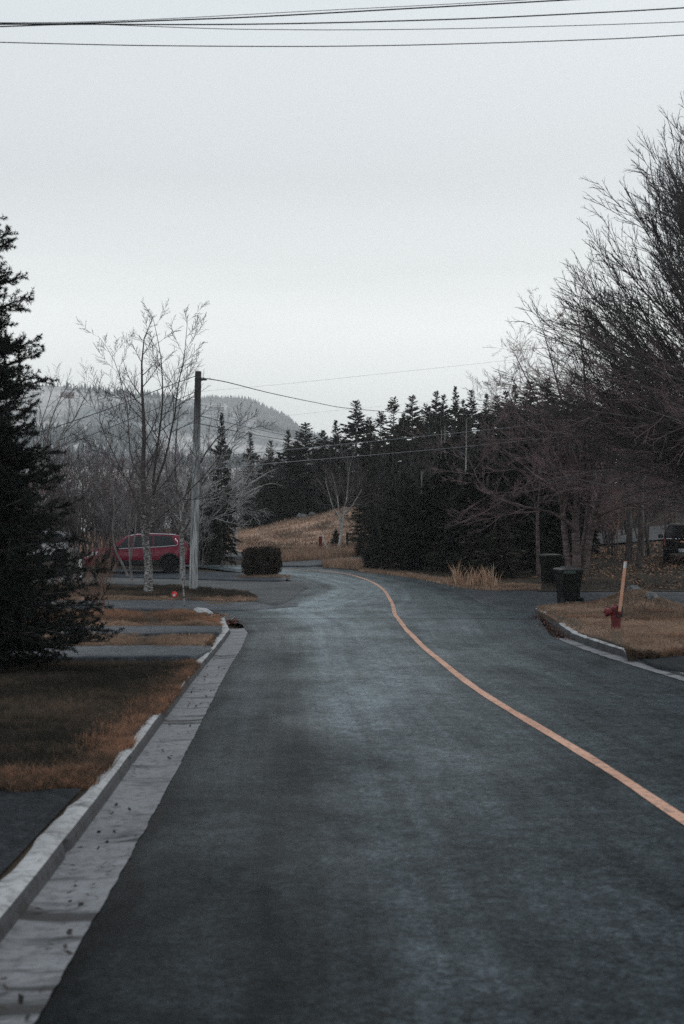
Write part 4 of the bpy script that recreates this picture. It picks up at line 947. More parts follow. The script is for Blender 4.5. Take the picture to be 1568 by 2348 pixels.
def needle_mesh(lines, per_m, ln, wd, g):
    out = []
    for Pl in lines:
        A, B = Pl[:, :-1].reshape(-1, 3), Pl[:, 1:].reshape(-1, 3); L_ = np.linalg.norm(B - A, axis=1)
        k = g.poisson(L_ * per_m); idx = np.repeat(np.arange(len(A)), k); f = g.uniform(0, 1, len(idx))[:, None]
        c = A[idx] * (1 - f) + B[idx] * f; tg = unit(B - A)[idx]; r = g.normal(0, 1, c.shape); pr = unit(r - (r * tg).sum(1, keepdims=True) * tg)
        d = unit(pr + tg * .75) * (ln * g.uniform(.7, 1.15, len(c)))[:, None]; s = unit(np.cross(d, g.normal(0, 1, c.shape))) * wd * .5
        out.append(np.stack([c - s, c + s, c + d], 1))
    V = np.concatenate(out); return mesh_np('needles', V.reshape(-1, 3), np.arange(3 * len(V)).reshape(-1, 3), False)
root = empty('spruce_tree', N0); tag(root, 'large near spruce with dense dark needles filling the left edge of the lawn', 'tree')
outer = P[:, 2:]
link('crown', needle_mesh([outer, tw, t2], 230, .050, .0090, g), M['needle'], root)
link('trunk', mesh_np('trunk', *tubes([(np.stack([resample([(0, 0, -.1), (.02, 0, 2), (0, .02, 4.5), (0, 0, H)], 9)]), np.linspace(.13, .015, 9)[None], 9)] + sets)), M['bark'], root)

# ---- clipped bush by the drive, brown shrubs, reeds
def leafy(name, loc, dims, n, size, mat, label, cat, seed, stems=14, power=4.5):
    g = np.random.default_rng(seed); root = empty(name, loc); tag(root, label, cat)
    p = g.uniform(-1, 1, (n * 3, 3)); r = (np.abs(p) ** power).sum(1) ** (1 / power); p = p[(r < 1) & (r > .45)][:n]
    lump =   .84 + .26 * vnoise(np.arctan2(p[:, 1], p[:, 0]) * 2 + 9, p[:, 2] * 2 + 5, 1.3, seed); p = p * lump[:, None] * np.array(dims) / 2 + [0, 0, dims[2] / 2]
    u = unit(g.normal(0, 1, p.shape)) ; v = unit(np.cross(u, g.normal(0, 1, p.shape))); s = size * g.uniform(.5, 1.2, (len(p), 1))
    V = np.stack([p - u * s * .5, p + v * s * .22, p + u * s * .5, p - v * s * .22], 1)
    link('crown', mesh_np('crown', V.reshape(-1, 3), np.arange(4 * len(V)).reshape(-1, 4), False), mat, root)
    e = g.uniform(-.42, .42, (stems, 2)) * np.array(dims[:2]); b = np.column_stack([e * .5, np.full(stems, -.05)]); tp = np.column_stack([e * 1.5, g.uniform(.75, .98, stems) * dims[2]])
    Pl = np.stack([b, b * .5 + tp * .5 + g.normal(0, .03, (stems, 3)), tp], 1)
    link('trunk', mesh_np('trunk', *tubes([(Pl, np.array([[.02, .012, .004]]) * np.ones((stems, 1)), 4)])), M['bark'], root); return root
hb = px(600, 1319, .05); leafy('bush', Vector((hb[0], hb[1], float(R(hb[1])) + .02)), (1.66, 1.25, 1.2), 13000, .095, M['hedge'], 'clipped dark brown rounded bush at the mouth of the car driveway', 'bush', 300)
b7 = px(224, 1398, .05); B7 = Vector((b7[0], b7[1], float(R(b7[1])) + .03)); g = np.random.default_rng(310)
def stems(n, spread, h, g, r=.010, bx=.16, lean=(0, 0)):
    out = []
    for i in range(n):
        a = g.uniform(0, 6.28); s = spread * g.uniform(.1, 1); hh = h * g.uniform(.55, 1.05); b = g.normal(0, bx, 2)
        out.append(([(b[0], b[1], -.03)] + [(b[0] + (math.cos(a) * s + lean[0]) * f ** 1.6 + g.normal(0, .03), b[1] + (math.sin(a) * s + lean[1]) * f ** 1.6 + g.normal(0, .03), hh * f) for f in (.3, .6, 1)], r * g.uniform(.6, 1.3), .003))
    return out
bare_tree('shrub', B7, stems(17, .65, 1.95, g), [dict(c=6, t0=.25, ang=28, len=.75, n=4, wob=.1, up=.05, rmin=.004), dict(c=4, t0=.2, ang=32, lr=.45, n=3, rmin=.0035)], M['twig_tan'], M['twig_tan'], 311, 'tan upright shrub of many bare canes beside the near spruce', 'shrub', nl=6, sides=(5, 3, 3))
b8 = px(166, 1382, .05); B8 = Vector((b8[0], b8[1], float(R(b8[1])) + .03))
bare_tree('shrub', B8, stems(60, .9, 1.05, g, .007, .5), [dict(c=6, t0=.2, ang=32, len=.45, n=3, wob=.12, up=.03, rmin=.0035), dict(c=3, t0=.2, ang=32, lr=.5, n=3, rmin=.003)], M['twig_tan'], M['twig_tan'], 313, 'low tangled brown shrub in a bed behind the near spruce', 'shrub', nl=5, sides=(4, 3, 3))
b9 = px(236, 1322, .05); B9 = Vector((b9[0], b9[1], float(R(b9[1])) + .03))
bare_tree('shrub', B9, stems(13, .36, 3.6, g, .014, .2), [dict(c=10, t0=.2, ang=24, len=1.0, n=4, wob=.1, up=.06, rmin=.006), dict(c=6, t0=.2, ang=30, lr=.45, n=3, rmin=.005)], M['bark'], M['twig_dark'], 315, 'tall dark brown broom-like shrub hiding the bonnet of the red car', 'shrub', nl=6, sides=(5, 3, 3))
g = np.random.default_rng(320); P = []
for xd, yd, n, s in [(1046, 1339, 60, .14), (1068, 1342, 22, .4), (1086, 1343, 40, .14), (1108, 1344, 90, .16), (1124, 1346, 40, .2)]:
    q = px(xd, yd, .03); P.append(np.stack([q[0] + g.normal(0, s * .7, n), q[1] + g.normal(0, s * 1.5, n)], 1))
P = np.concatenate(P); P = np.column_stack([P, GZ(P[:, 0], P[:, 1]) + .0])
blades('reeds', P, .72, .045, M['reed'], .35, 321)

# ================================================================ HILLS AND FAR HOUSES
def hill(name, ridge, base, Y0, Y1, x0, x1, nx, ny, rough, seed):
    xs = np.linspace(x0, x1, nx); rx_ = np.interp(xs, [p[0] for p in ridge], [p[1] for p in ridge]); v = np.linspace(0, 1, ny)[:, None]
    Yg = Y0 + (Y1 - Y0) * v + 0 * xs[None]; yd = base + (rx_[None] - base) * v ** .92
    X = (xs[None] - CX) / F * Yg; Z = CH - (yd - CY) / F * Yg
    Z = Z + (vnoise(X, Yg, .012, seed) - .5) * rough * np.sin(v * np.pi) + (vnoise(X, Yg, .04, seed + 1) - .5) * rough * .3
    Xb, Yb, Zb = X[-1:], Yg[-1:] + (Y1 - Y0) * .5, Z[-1:] * .2
    X, Yg, Z = np.vstack([X[:1], X, Xb]), np.vstack([Yg[:1] - 90, Yg, Yb]), np.vstack([Z[:1] * 0 - 18, Z, Zb])
    structure(name, grid_mesh(name, X, Yg, Z), M['hill']); return X[1:-1], Yg[1:-1], Z[1:-1]
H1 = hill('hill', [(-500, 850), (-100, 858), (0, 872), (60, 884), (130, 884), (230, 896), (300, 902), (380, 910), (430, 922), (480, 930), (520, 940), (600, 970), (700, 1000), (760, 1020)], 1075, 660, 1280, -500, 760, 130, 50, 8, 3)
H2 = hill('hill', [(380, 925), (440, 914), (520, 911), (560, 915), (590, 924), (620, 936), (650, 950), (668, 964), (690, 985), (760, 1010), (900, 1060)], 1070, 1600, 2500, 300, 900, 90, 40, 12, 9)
HOUSES = [((x_ - CX) / F, y_) for x_, y_ in ((157, 912), (176, 919), (86, 906), (119, 895), (124, 936), (258, 916), (281, 916), (425, 925), (471, 936), (493, 938), (489, 960), (541, 966), (562, 973))]
def conifers(name, G, n, thr, h, seed, ridge=0, scale=.010):
    g = np.random.default_rng(seed); X, Y, Z = G; r, c = X.shape; i = g.integers(0, r - 1, n); j = g.integers(0, c - 1, n)
    if ridge: i[:ridge] = r - 2 - g.integers(0, 3, ridge)
    u = g.uniform(0, 1, (n, 1)); v = g.uniform(0, 1, (n, 1)); P = np.stack([X, Y, Z], -1)
    p = P[i, j] * (1 - u) * (1 - v) + P[i, j + 1] * u * (1 - v) + P[i + 1, j] * (1 - u) * v + P[i + 1, j + 1] * u * v
    k = vnoise(p[:, 0], p[:, 1], scale, seed); keep = (k > thr); 
    if ridge: keep[:ridge] = (vnoise(p[:ridge, 0], p[:ridge, 1] * 0, .011, seed + 3) > .28) & (p[:ridge, 0] < (425 - CX) / F * p[:ridge, 1])
    for hp_ in HOUSES: keep &= ~((np.abs(p[:, 0] / p[:, 1] - hp_[0]) < .009) & (np.abs(CY - F * (p[:, 2] - CH) / p[:, 1] - hp_[1] - 6) < 15))
    p = p[keep]; m = len(p); hh = h * g.uniform(.5, 1.25, m); V = []; T = []
    a = np.arange(5) * 2 * np.pi / 5
    for (z0, z1, w) in ((0.0, .62, .26), (.32, 1.0, .17)):
        ring = p[:, None] + np.stack([np.cos(a)[None] * (hh * w)[:, None] * g.uniform(.7, 1.2, (m, 5)), np.sin(a)[None] * (hh * w)[:, None], (hh * z0)[:, None] + 0 * a[None]], -1)
        V.append(np.concatenate([ring, (p + np.stack([0 * hh, 0 * hh, hh * z1], 1))[:, None]], 1))
    V = np.concatenate(V); b = np.arange(len(V))[:, None] * 6
    T = np.concatenate([b + [q, (q + 1) % 5, 5] for q in range(5)])
    tag(link(name, mesh_np(name, V.reshape(-1, 3), T, False), M['hill_wood']), kind='stuff')
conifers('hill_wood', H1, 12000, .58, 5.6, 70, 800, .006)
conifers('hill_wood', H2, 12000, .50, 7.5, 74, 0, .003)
def on_hill(G, xd, yd):
    X, Y, Z = G; pxx = CX + F * X / Y; pyy = CY - F * (Z - CH) / Y
    k = np.argmin((pxx - xd) ** 2 + (pyy - yd) ** 2); i, j = np.unravel_index(k, X.shape); return Vector((X[i, j], Y[i, j], Z[i, j] - .4))
def house(name, loc, w, d, h, rh, wall, roof, label, rz=0.0, wins=3, group='houses on the far hillside', hip=0.0, storeys=1, trim=None, cat='house'):
    root = empty(name, loc, rz); tag(root, label, cat, group)
    MB().box((0, 0, h / 2 - .3), (w, d, h + .6)).build('wall', wall, root)
    o = .06 * w if w > 6 else .3; x, y = w / 2 + .35, d / 2 + .35; xr = x - hip
    MB().add([(-x, -y, h + .01), (x, -y, h + .01), (x, y, h + .01), (-x, y, h + .01), (-xr, 0, h + rh), (xr, 0, h + rh)], [(0, 1, 5, 4), (2, 3, 4, 5), (1, 2, 5), (3, 0, 4), (3, 2, 1, 0)]).build('roof', roof, root)
    if trim: MB().box((0, -y - .02, h - .08), (2 * x, .05, .22)).box((x + .02, 0, h - .08), (.05, 2 * y, .22)).build('fascia', trim, root)
    for s in range(storeys):
        for k in range(wins):
            wx = (k + .5) / wins * w * .86 - w * .43; wz = (s + .52) * h / storeys
            f = MB().box((wx, -d / 2 - .02, wz), (w * .13 + .24, .08, h / storeys * .42 + .24)).build('window', M['white_trim'], root)
            MB().box((wx, -d / 2 - .06, wz), (w * .13, .04, h / storeys * .42)).build('pane', M['window_dark'], f)
    return root
for (G, xd, yd, w, h, wall, roof, st, lb) in [
    (H1, 157, 912, 30, 15, 'house_red', 'roof_pale', 2, 'red-brown two-storey house with pale roof on the far hillside'),
    (H1, 176, 919, 14, 7, 'house_white', 'roof_grey', 1, 'small white-gabled house joined to the right of the red-brown far house'),
    (H1, 86, 906, 26, 7, 'house_white', 'roof_grey', 1, 'long low white far house above the near spruce tip'),
    (H1, 119, 895, 15, 7, 'house_white', 'roof_grey', 1, 'white far house just under the wooded skyline'),
    (H1, 70, 892, 16, 5, 'house_white', 'roof_grey', 1, 'topmost white far house beside the near spruce'),
    (H1, 124, 936, 9, 9, 'house_white', 'roof_pale', 1, 'lone narrow white far house low on the hillside by the birch stems'),
    (H1, 258, 916, 15, 6, 'house_white', 'roof_pale', 1, 'white far house seen through the tall birch, left of two'),
    (H1, 281, 916, 14, 6, 'house_white', 'roof_grey', 1, 'white far house seen through the tall birch, right of two'),
    (H1, 425, 925, 22, 6, 'house_white', 'roof_pale', 1, 'white far house just left of the utility pole'),
    (H1, 471, 936, 20, 5, 'house_white', 'roof_pale', 1, 'bright small far house right of the utility pole'),
    (H1, 493, 938, 34, 9, 'roof_grey', 'roof_pale', 1, 'long grey flat far building on the brow right of the pole'),
    (H1, 489, 960, 30, 8, 'house_white', 'roof_pale', 1, 'white gabled far house in the pale field'),
    (H1, 541, 966, 25, 7, 'house_white', 'roof_pale', 1, 'long white far house right of the gabled one in the field'),
    (H1, 562, 973, 13, 8, 'house_white', 'roof_grey', 1, 'narrow grey-white far house at the end of the field')]:
    p = on_hill(G, xd, yd); s = p.y / F; hh = h * s * 1.1
    house('hillside_house', p, w * s, w * s * .5, hh * .7, hh * .35, M[wall], M[roof], lb, rng.uniform(-.15, .15), 4 if w > 20 else 2, storeys=st)

# near house behind the spruce
h0 = Vector((-27.2, 98, float(GZ(-27.2, 98)) - .2)); ez = CH - (1131 - CY) / F * 93
house('house', h0, 13.0, 9.0, ez - h0.z, 1.75, M['brick'], M['roof_red'], 'brown house with faded red roof glimpsed behind the near spruce', 0.0, 3, None, 4.2, 1, M['white_trim'])

# ================================================================ CARS
class Shell:
    def __init__(s, top, belt, width, sill, wheels, wr, tumble, arch=.06):
        s.top, s.belt, s.width, s.sill, s.wheels, s.wr, s.tumble, s.arch = top, belt, width, sill, wheels, wr, tumble, wr + arch
    def ip(s, a, x): return float(np.interp(x, [p[0] for p in a], [p[1] for p in a]))
    def zt(s, x): return s.ip(s.top, x)
    def zb(s, x): return min(s.ip(s.belt, x), s.zt(x) - .03)
    def bottom(s, x):
        b = s.sill + .14 * max(0, (abs(x) - abs(s.wheels[0]) - .35)) 
        for c in s.wheels:
            if abs(x - c) < s.arch: b = max(b, s.wr + math.sqrt(s.arch ** 2 - (x - c) ** 2))
        return b
    def half(s, x):
        w, zt, zb, bo = s.ip(s.width, x), s.zt(x), s.zb(x), s.bottom(x)
        dz = zt - zb; wr = w * .965 - s.tumble * dz; mz = min(max(.62, bo + .06), zb - .06)
        return [(w * .955, min(bo, mz - .02)), (w * .985, min(bo + .05, mz - .01)), (w, mz), (w * .995, (mz + zb) / 2 + .02), (w * .965, zb), ((w * .965 + wr) / 2 + .015 * min(1, dz * 3), zb + dz * .48), (wr, zb + dz * .86), (wr - .07 * min(1, dz * 2.5), zb + dz * .96), (wr * .5, zt - .004), (0, zt)]
    def side(s, x, z):
        h = s.half(x); zs = [p[1] for p in h[:8]]; ys = [p[0] for p in h[:8]]
        return float(np.interp(z, zs, ys))
    def body(s, root, paint):
        x0, x1 = s.top[0][0], s.top[-1][0]; xs = set(np.linspace(x0, x1, 46)) | {p[0] for p in s.top} | {p[0] for p in s.belt}
        for c in s.wheels:
            for k in np.linspace(0, math.pi, 17): xs.add(c + s.arch * math.cos(k) * .9999)
            xs |= {c - s.arch - .004, c + s.arch + .004}
        rings = []
        for x in sorted(xs):
            if x0 <= x <= x1: h = s.half(x); rings.append([(x, y, z) for y, z in h] + [(x, -y, z) for y, z in h[-2::-1]])
        m = MB().loft(rings, cap=True, closed=False); n = len(rings[0])
        o = m.build('body', paint, root, True)
        MB().box(((x0 + x1) / 2, 0, (s.sill + .68) / 2 + .05), ((x1 - x0) * .93, 1.20, .70 - s.sill)).build('underbody', M['plastic'], root)
        return o
    def patch(s, q, nx=9, nz=4, off=.007, sgn=1, gap=0):
        """quad on the flank: q = (x bottom-left, x bottom-right, x top-right, x top-left, low z fn, high z fn)"""
        m = []; 
        for i in range(nz + 1):
            f = i / nz
            for j in range(nx + 1):
                a = j / nx; x = (q[0] * (1 - a) + q[1] * a) * (1 - f) + (q[3] * (1 - a) + q[2] * a) * f
                z = q[4](x) * (1 - f) + q[5](x) * f; m.append((x, sgn * (s.side(x, z) + off), z))
        fs = [(i * (nx + 1) + j, i * (nx + 1) + j + 1, (i + 1) * (nx + 1) + j + 1, (i + 1) * (nx + 1) + j) for i in range(nz) for j in range(nx)]
        if sgn > 0: fs = [f[::-1] for f in fs]
        return m, fs
    def roofpatch(s, xa, xb, lo, hi, off, nx=8, ny=8):
        """window across the car on the sloping top line between xa and xb"""
        vs = []
        for i in range(nx + 1):
            x = xa + (xb - xa) * i / nx; h = s.half(x); e = .01; nrm_ = Vector((-(s.zt(x + e) - s.zt(x - e)), 0, 2 * e)).normalized()
            ym = h[6][0] * .97
            for j in range(ny + 1):
                y = ym * (2 * j / ny - 1); z = float(np.interp(abs(y), [0, h[8][0], h[7][0], h[6][0]], [h[9][1], h[8][1], h[7][1], h[6][1]]))
                vs.append((x + nrm_.x * off, y, z + nrm_.z * off))
        return vs, [(i * (ny + 1) + j, i * (ny + 1) + j + 1, (i + 1) * (ny + 1) + j + 1, (i + 1) * (ny + 1) + j) for i in range(nx) for j in range(ny)]
def wheel(root, x, y, r, w, spokes=5):
    t = MB().lathe([(r * .60, -w / 2), (r * .90, -w / 2), (r, -w * .36), (r, w * .36), (r * .90, w / 2), (r * .60, w / 2)], (x, y, r), 'y', 26).build('wheel', M['tyre'], root, True)
    sg = 1 if y > 0 else -1; m = MB().lathe([(r * .64, -w * .40), (r * .64, w * .40), (r * .58, w * .44), (r * .55, w * .30), (r * .10, w * .28), (r * .09, w * .40), (.001, w * .41)], (x, y, r), 'y', 22) if sg > 0 else MB().lathe([(.001, -w * .41), (r * .09, -w * .40), (r * .10, -w * .28), (r * .55, -w * .30), (r * .58, -w * .44), (r * .64, -w * .40), (r * .64, w * .40)], (x, y, r), 'y', 22)
    for k in range(spokes):
        a = 2 * math.pi * k / spokes + .3; m.box((x + math.sin(a) * r * .33, y + sg * w * .34, r + math.cos(a) * r * .33), (r * .13, .03, r * .50), Matrix.Rotation(a, 3, 'Y'))
    m.build('rim', M['rim'], t, True)
def suv(name, loc, rz, paint, label):
    s = Shell([(-2.22, .72), (-2.20, .98), (-2.12, 1.14), (-1.95, 1.40), (-1.78, 1.60), (-1.2, 1.665), (-.5, 1.69), (.1, 1.66), (.5, 1.56), (1.15, 1.12), (1.6, 1.04), (1.95, .96), (2.14, .84), (2.22, .66)],
              [(-2.2, 1.1), (-1.75, 1.17), (-1.0, 1.10), (1.1, 1.01), (2.2, .9)], [(-2.22, .74), (-2.1, .83), (-1.7, .90), (1.4, .91), (1.9, .86), (2.12, .76), (2.22, .62)], .30, (-1.33, 1.36), .365, .42)
    r = empty(name, loc, rz); tag(r, label, 'car'); s.body(r, paint)
    for x in s.wheels:
        for y in (.80, -.80): wheel(r, x, y, .365, .235)
    lo = lambda x: s.zb(x) + .025; hi = lambda x: s.zb(x) + (s.zt(x) - s.zb(x)) * .82
    for sg in (1, -1):
        for q in ((.30, .98, .52, .30), (-.62, .24, .24, -.62), (-1.60, -.68, -.68, -1.42)):
            m = MB().add(*s.patch((q[0], q[1], q[2], q[3], lo, hi), sgn=sg)); m.build('window', M['glass'], r, True)
        t = [(x, sg * (s.side(x, s.zb(x) + .01) + .012), s.zb(x) + .01) for x in np.linspace(1.0, -1.60, 20)] + [(x, sg * (s.side(x, z) + .012), z) for x, z in ((-1.68, 1.22), (-1.66, 1.32), (-1.56, 1.46))]
        MB().tube(t, .013, 6).build('window_trim', M['chrome'], r, True)
        MB().tube([(x, sg * (s.half(x)[6][0] - .03), s.half(x)[6][1] + .05) for x in np.linspace(.35, -1.6, 14)], .018, 6).build('roof_rail', M['chrome'], r, True)
        m = MB().add(*s.patch((-.86, .90, .90, -.86, lambda x: s.bottom(x) + .005, lambda x: s.bottom(x) + .25), 12, 3, .014, sg)); m.build('sill_cladding', M['plastic'], r, True)
        for c in s.wheels:
            a = [(c + (s.arch + .02) * math.cos(k), s.wr + (s.arch + .02) * math.sin(k)) for k in np.linspace(-.25, math.pi + .25, 22)]
            MB().tube([(x, sg * (s.side(x, max(z, s.bottom(x) + .01)) + .002), z) for x, z in a], .055, 6).build('arch_cladding', M['plastic'], r, True)
        for xa in (1.00, .27, -.66):
            MB().tube([(xa, sg * (s.side(xa, z) + .001), z) for z in np.linspace(s.bottom(xa) + .14, s.zb(xa), 7)], .006, 4).build('door_seam', M['plastic'], r)
        for xa in (.42, -.50): MB().box((xa, sg * (s.side(xa, .93) + .02), .93), (.19, .03, .032), None, .008).build('door_handle', paint, r)
        MB().box((.86, sg * (s.side(.86, 1.05) + .11), 1.10), (.13, .20, .15), None, .03).build('mirror', M['plastic'], r)
        m = MB().add(*s.patch((1.72, 2.12, 2.08, 1.66, lambda x: s.zb(x) - .17 + .0 * x, lambda x: s.zb(x) - .02), 8, 3, .010, sg)); m.build('headlight', M['lens_clear'], r, True)
        m = MB().add(*s.patch((-2.17, -1.86, -1.90, -2.13, lambda x: .92, lambda x: 1.10), 6, 3, .012, sg)); m.build('taillight', M['lens_red'], r, True)
        MB().box((1.12, sg * (s.side(1.12, .84) + .008), .86), (.15, .02, .05)).build('wing_vent', M['chrome'], r)
    m = MB().add(*s.roofpatch(.56, 1.12, 0, 0, .008)); m.build('windscreen', M['glass'], r, True)
    m = MB().add(*s.roofpatch(-2.08, -1.83, 0, 0, .008)); m.build('rear_window', M['glass'], r, True)
    MB().box((2.215, 0, .62), (.04, .95, .20), None, .015).build('grille', M['plastic'], r); MB().box((-2.225, 0, .52), (.08, 1.35, .26), None, .03).build('bumper', M['plastic'], r)
    return r
c0 = px(316, 1308.5, .06); CAR = Vector((c0[0], 56.2, float(R(56.2)) + .062)); CAR.x = (316 - CX) / F * 56.2
suv('parked_car', CAR, math.pi + rad(9), M['car_red'], 'dark red sport utility car parked across the driveway behind the birch')
W1 = Vector(((72 - CX) / F * 63, 63, float(GZ((72 - CX) / F * 63, 63)) - .02)); suv('parked_car', W1, math.pi + rad(14), M['car_white'], 'white car glimpsed through the lower boughs of the near spruce')
# black truck seen from behind
def truck(name, loc, rz, label):
    s = Shell([(-2.40, .62), (-2.395, 1.08), (-2.15, 1.66), (-2.02, 1.73), (-.6, 1.76), (.35, 1.70), (.95, 1.16), (2.2, 1.05), (2.42, .9), (2.45, .6)], [(-2.4, 1.10), (2.4, 1.02)],
              [(-2.40, .86), (-2.2, .895), (2.0, .90), (2.35, .84), (2.45, .76)], .46, (-1.42, 1.42), .38, .30)
    r = empty(name, loc, rz); tag(r, label, 'truck'); s.body(r, M['car_black'])
    for x in s.wheels:
        for y in (.74, -.74): wheel(r, x, y, .38, .28)
    lo = lambda x: s.zb(x) + .04; hi = lambda x: s.zb(x) + (s.zt(x) - s.zb(x)) * .82
    for sg in (1, -1):
        for q in ((.0, .80, .42, .0), (-.95, -.08, -.08, -.95), (-2.18, -1.03, -1.03, -2.0)): MB().add(*s.patch((*q, lo, hi), sgn=sg)).build('window', M['glass'], r, True)
        MB().box((-2.385, sg * .815, .93), (.10, .10, .34), None, .02).build('taillight', M['lens_red'], r)
        MB().box((.80, sg * 1.0, 1.14), (.14, .22, .18), None, .03).build('mirror', M['plastic'], r)
    MB().add(*s.roofpatch(-2.375, -2.17, 0, 0, .010)).build('rear_window', M['glass'], r, True)
    MB().box((-2.41, 0, .87), (.03, 1.42, .40), None, .01).build('tailgate', M['car_black'], r)
    b = MB().box((-2.47, 0, .56), (.16, 1.72, .19), None, .03).build('bumper', M['car_black'], r)
    MB().box((-2.555, .67, .645), (.02, .34, .012)).build('bumper_trim', M['badge'], b)
    for y, w in ((.70, .09), (.56, .13), (.34, .07), (.21, .06), (.0, .05), (-.30, .10)): MB().box((-2.415, y, 1.085), (.03, w, .028), None, .006).build('hinge', M['chrome'], r)
    MB().box((-2.432, .06, .955), (.03, .20, .06), None, .01).build('handle', M['stake'], r)
    for k in range(8): MB().box((-2.428, .62 - k * .052, .745), (.008, .018, .018)).build('badge', M['badge'], r)
    p = MB().box((-2.565, .08, .585), (.02, .31, .155), None, .004).build('licence_plate', M['plate'], r)
    cu = bpy.data.curves.new('lettering', 'FONT'); cu.body = 'JG'; cu.size = .13; cu.extrude = .002; cu.align_x = 'CENTER'; cu.align_y = 'CENTER'
    tmp = bpy.data.objects.new('lettering', cu); COL.objects.link(tmp); bpy.context.view_layer.update()
    me = bpy.data.meshes.new_from_object(tmp.evaluated_get(bpy.context.evaluated_depsgraph_get())); bpy.data.objects.remove(tmp)
    me.transform(Matrix.Translation((-2.579, .155, .585)) @ Matrix.Rotation(-math.pi / 2, 4, 'Z') @ Matrix.Rotation(math.pi / 2, 4, 'X'))
    link('lettering', me, M['ink'], p); return r
tx = (1520 - CX) / F * 56 + .90
truck('parked_truck', Vector((tx + .60, 58.4, float(GZ(tx, 56.5)) + .03)), math.pi / 2 - rad(14), 'black truck with rear window and licence plate, parked at the edge of the picture')

# ================================================================ STREET THINGS
# utility pole
py = px(443, 1350, .03); PB = Vector((py[0], py[1], float(R(py[1])) - .1)); PT = P3(454.5, 851, py[1])
pr = empty('utility_pole', PB); tag(pr, 'weathered grey wooden utility pole with dark top beside the red car', 'pole')
d = PT - PB; MB().tube([d * f for f in (0, .15, .35, .55, .75, .92, 1)], [.155, .15, .143, .135, .125, .115, .112], 16).build('shaft', M['pole'], pr, True)
MB().tube([d * .955, d * .968], .122, 14).build('band', M['black_iron'], pr); MB().box(d * .962 + Vector((.20, -.02, 0)), (.22, .05, .06), None, .01).build('bracket', M['black_iron'], pr)
MB().tube([d * .925, d * .935], .123, 14).build('band', M['black_iron'], pr); MB().box(d * .928 + Vector((-.01, -.13, -.05)), (.09, .06, .20), None, .01).build('clamp', M['black_iron'], pr)
def cable(pts, r, label, mat='wire', n=14, group=None):
    c = catmull([tuple(p) for p in pts], n); o = Vector(c[0])
    e = MB().tube([Vector(p) - o for p in c], r, 5, False).build('overhead_cable', M[mat], None, True); e.location = o
    tag(e, label, 'cable', group)
yp = py[1]
cable([P3(460, 866, yp), P3(520, 876, yp + 8), P3(620, 901, yp + 20), P3(720, 922, yp + 32), P3(800, 936, yp + 42), P3(950, 947, yp + 52), P3(1130, 951, yp + 60), P3(1300, 945, yp + 66)], .020, 'dark cable sagging from the top of the utility pole across the valley to the wood')
cable([P3(458, 953, yp), P3(550, 975, yp + 16), P3(659, 998, yp + 34), P3(760, 1012, yp + 52)], .017, 'upper of two dark cables leaving the middle of the pole towards the valley')
cable([P3(457, 971, yp), P3(550, 990, yp + 16), P3(659, 1009, yp + 34), P3(760, 1020, yp + 52)], .019, 'lower, thicker of two dark cables leaving the middle of the pole towards the valley')
cable([P3(450, 1050, yp), P3(614, 1035, yp + 4), P3(850, 1012, yp + 7), P3(1089, 988, yp + 8), P3(1300, 966, yp + 6), P3(1700, 925, yp)], .013, 'upper of two pale cables crossing in front of the dark spruces', 'wire_pale')
cable([P3(449, 1079, yp), P3(636, 1061, yp + 4), P3(850, 1043, yp + 7), P3(1064, 1024, yp + 8), P3(1300, 1000, yp + 6), P3(1700, 965, yp)], .013, 'lower of two pale cables crossing in front of the dark spruces', 'wire_pale')
cable([P3(448, 862, yp), P3(372, 890, yp - 4), P3(224, 946, yp - 10), P3(50, 1002, yp - 16), P3(-200, 1060, yp - 22)], .014, 'dark cable running down from the pole top towards the near spruce')
cable([P3(449, 898, yp), P3(380, 928, yp - 2), P3(254, 979, yp - 6), P3(142, 1022, yp - 10), P3(-100, 1095, yp - 16)], .012, 'lower dark cable running from the pole through the tall birch')
cable([P3(380, 903, 150), P3(600, 885, 150), P3(900, 854, 150), P3(1170, 825, 150), P3(1500, 785, 150)], .016, 'faint pale far cable rising across the sky above the wood', 'wire_far')
cable([P3(620, 956, 165), P3(800, 938, 165), P3(1000, 920, 165), P3(1170, 903, 165), P3(1400, 878, 165)], .012, 'faintest far cable just over the spruce tops', 'wire_far')
TW = 15.0
cable([P3(x, y, TW) for x, y in ((-700, 82), (-150, 59), (165, 54), (400, 46), (600, 38), (950, 19), (1280, 1), (1700, -24), (2300, -66))], .0085, 'thick top cable leaving the upper edge of the sky, third from the lowest')
cable([P3(x, y, TW + .6) for x, y in ((-700, 60), (-150, 52), (60, 52), (200, 50), (400, 42), (700, 26), (1000, 11), (1250, -3), (1700, -30), (2300, -70))], .0040, 'thinnest top cable just above the thick one')
cable([P3(x, y, TW - .5) for x, y in ((-700, 78), (-200, 66), (0, 61), (170, 56), (400, 56.5), (580, 55.5), (750, 52.5), (900, 48.5), (1100, 42), (1350, 30), (1568, 18), (2300, -28))], .0078, 'thick top cable second from the top at the frame edge, reaching nearly level across')
cable([P3(x, y, TW + .3) for x, y in ((-700, 20), (-200, 42), (0, 53), (160, 54), (280, 58), (500, 66), (650, 68), (800, 68.5), (1000, 66.5), (1200, 62), (1568, 50), (2300, 18))], .0045, 'thin grey top cable sagging between the thick one and the lowest one')
cable([P3(x, y, TW + .1) for x, y in ((-700, 70), (-200, 91), (0, 97), (160, 101), (300, 104), (500, 106), (700, 106.5), (850, 105), (1000, 102), (1300, 93), (1568, 80.5), (2300, 36))], .0060, 'lowest of the cables across the top of the sky')

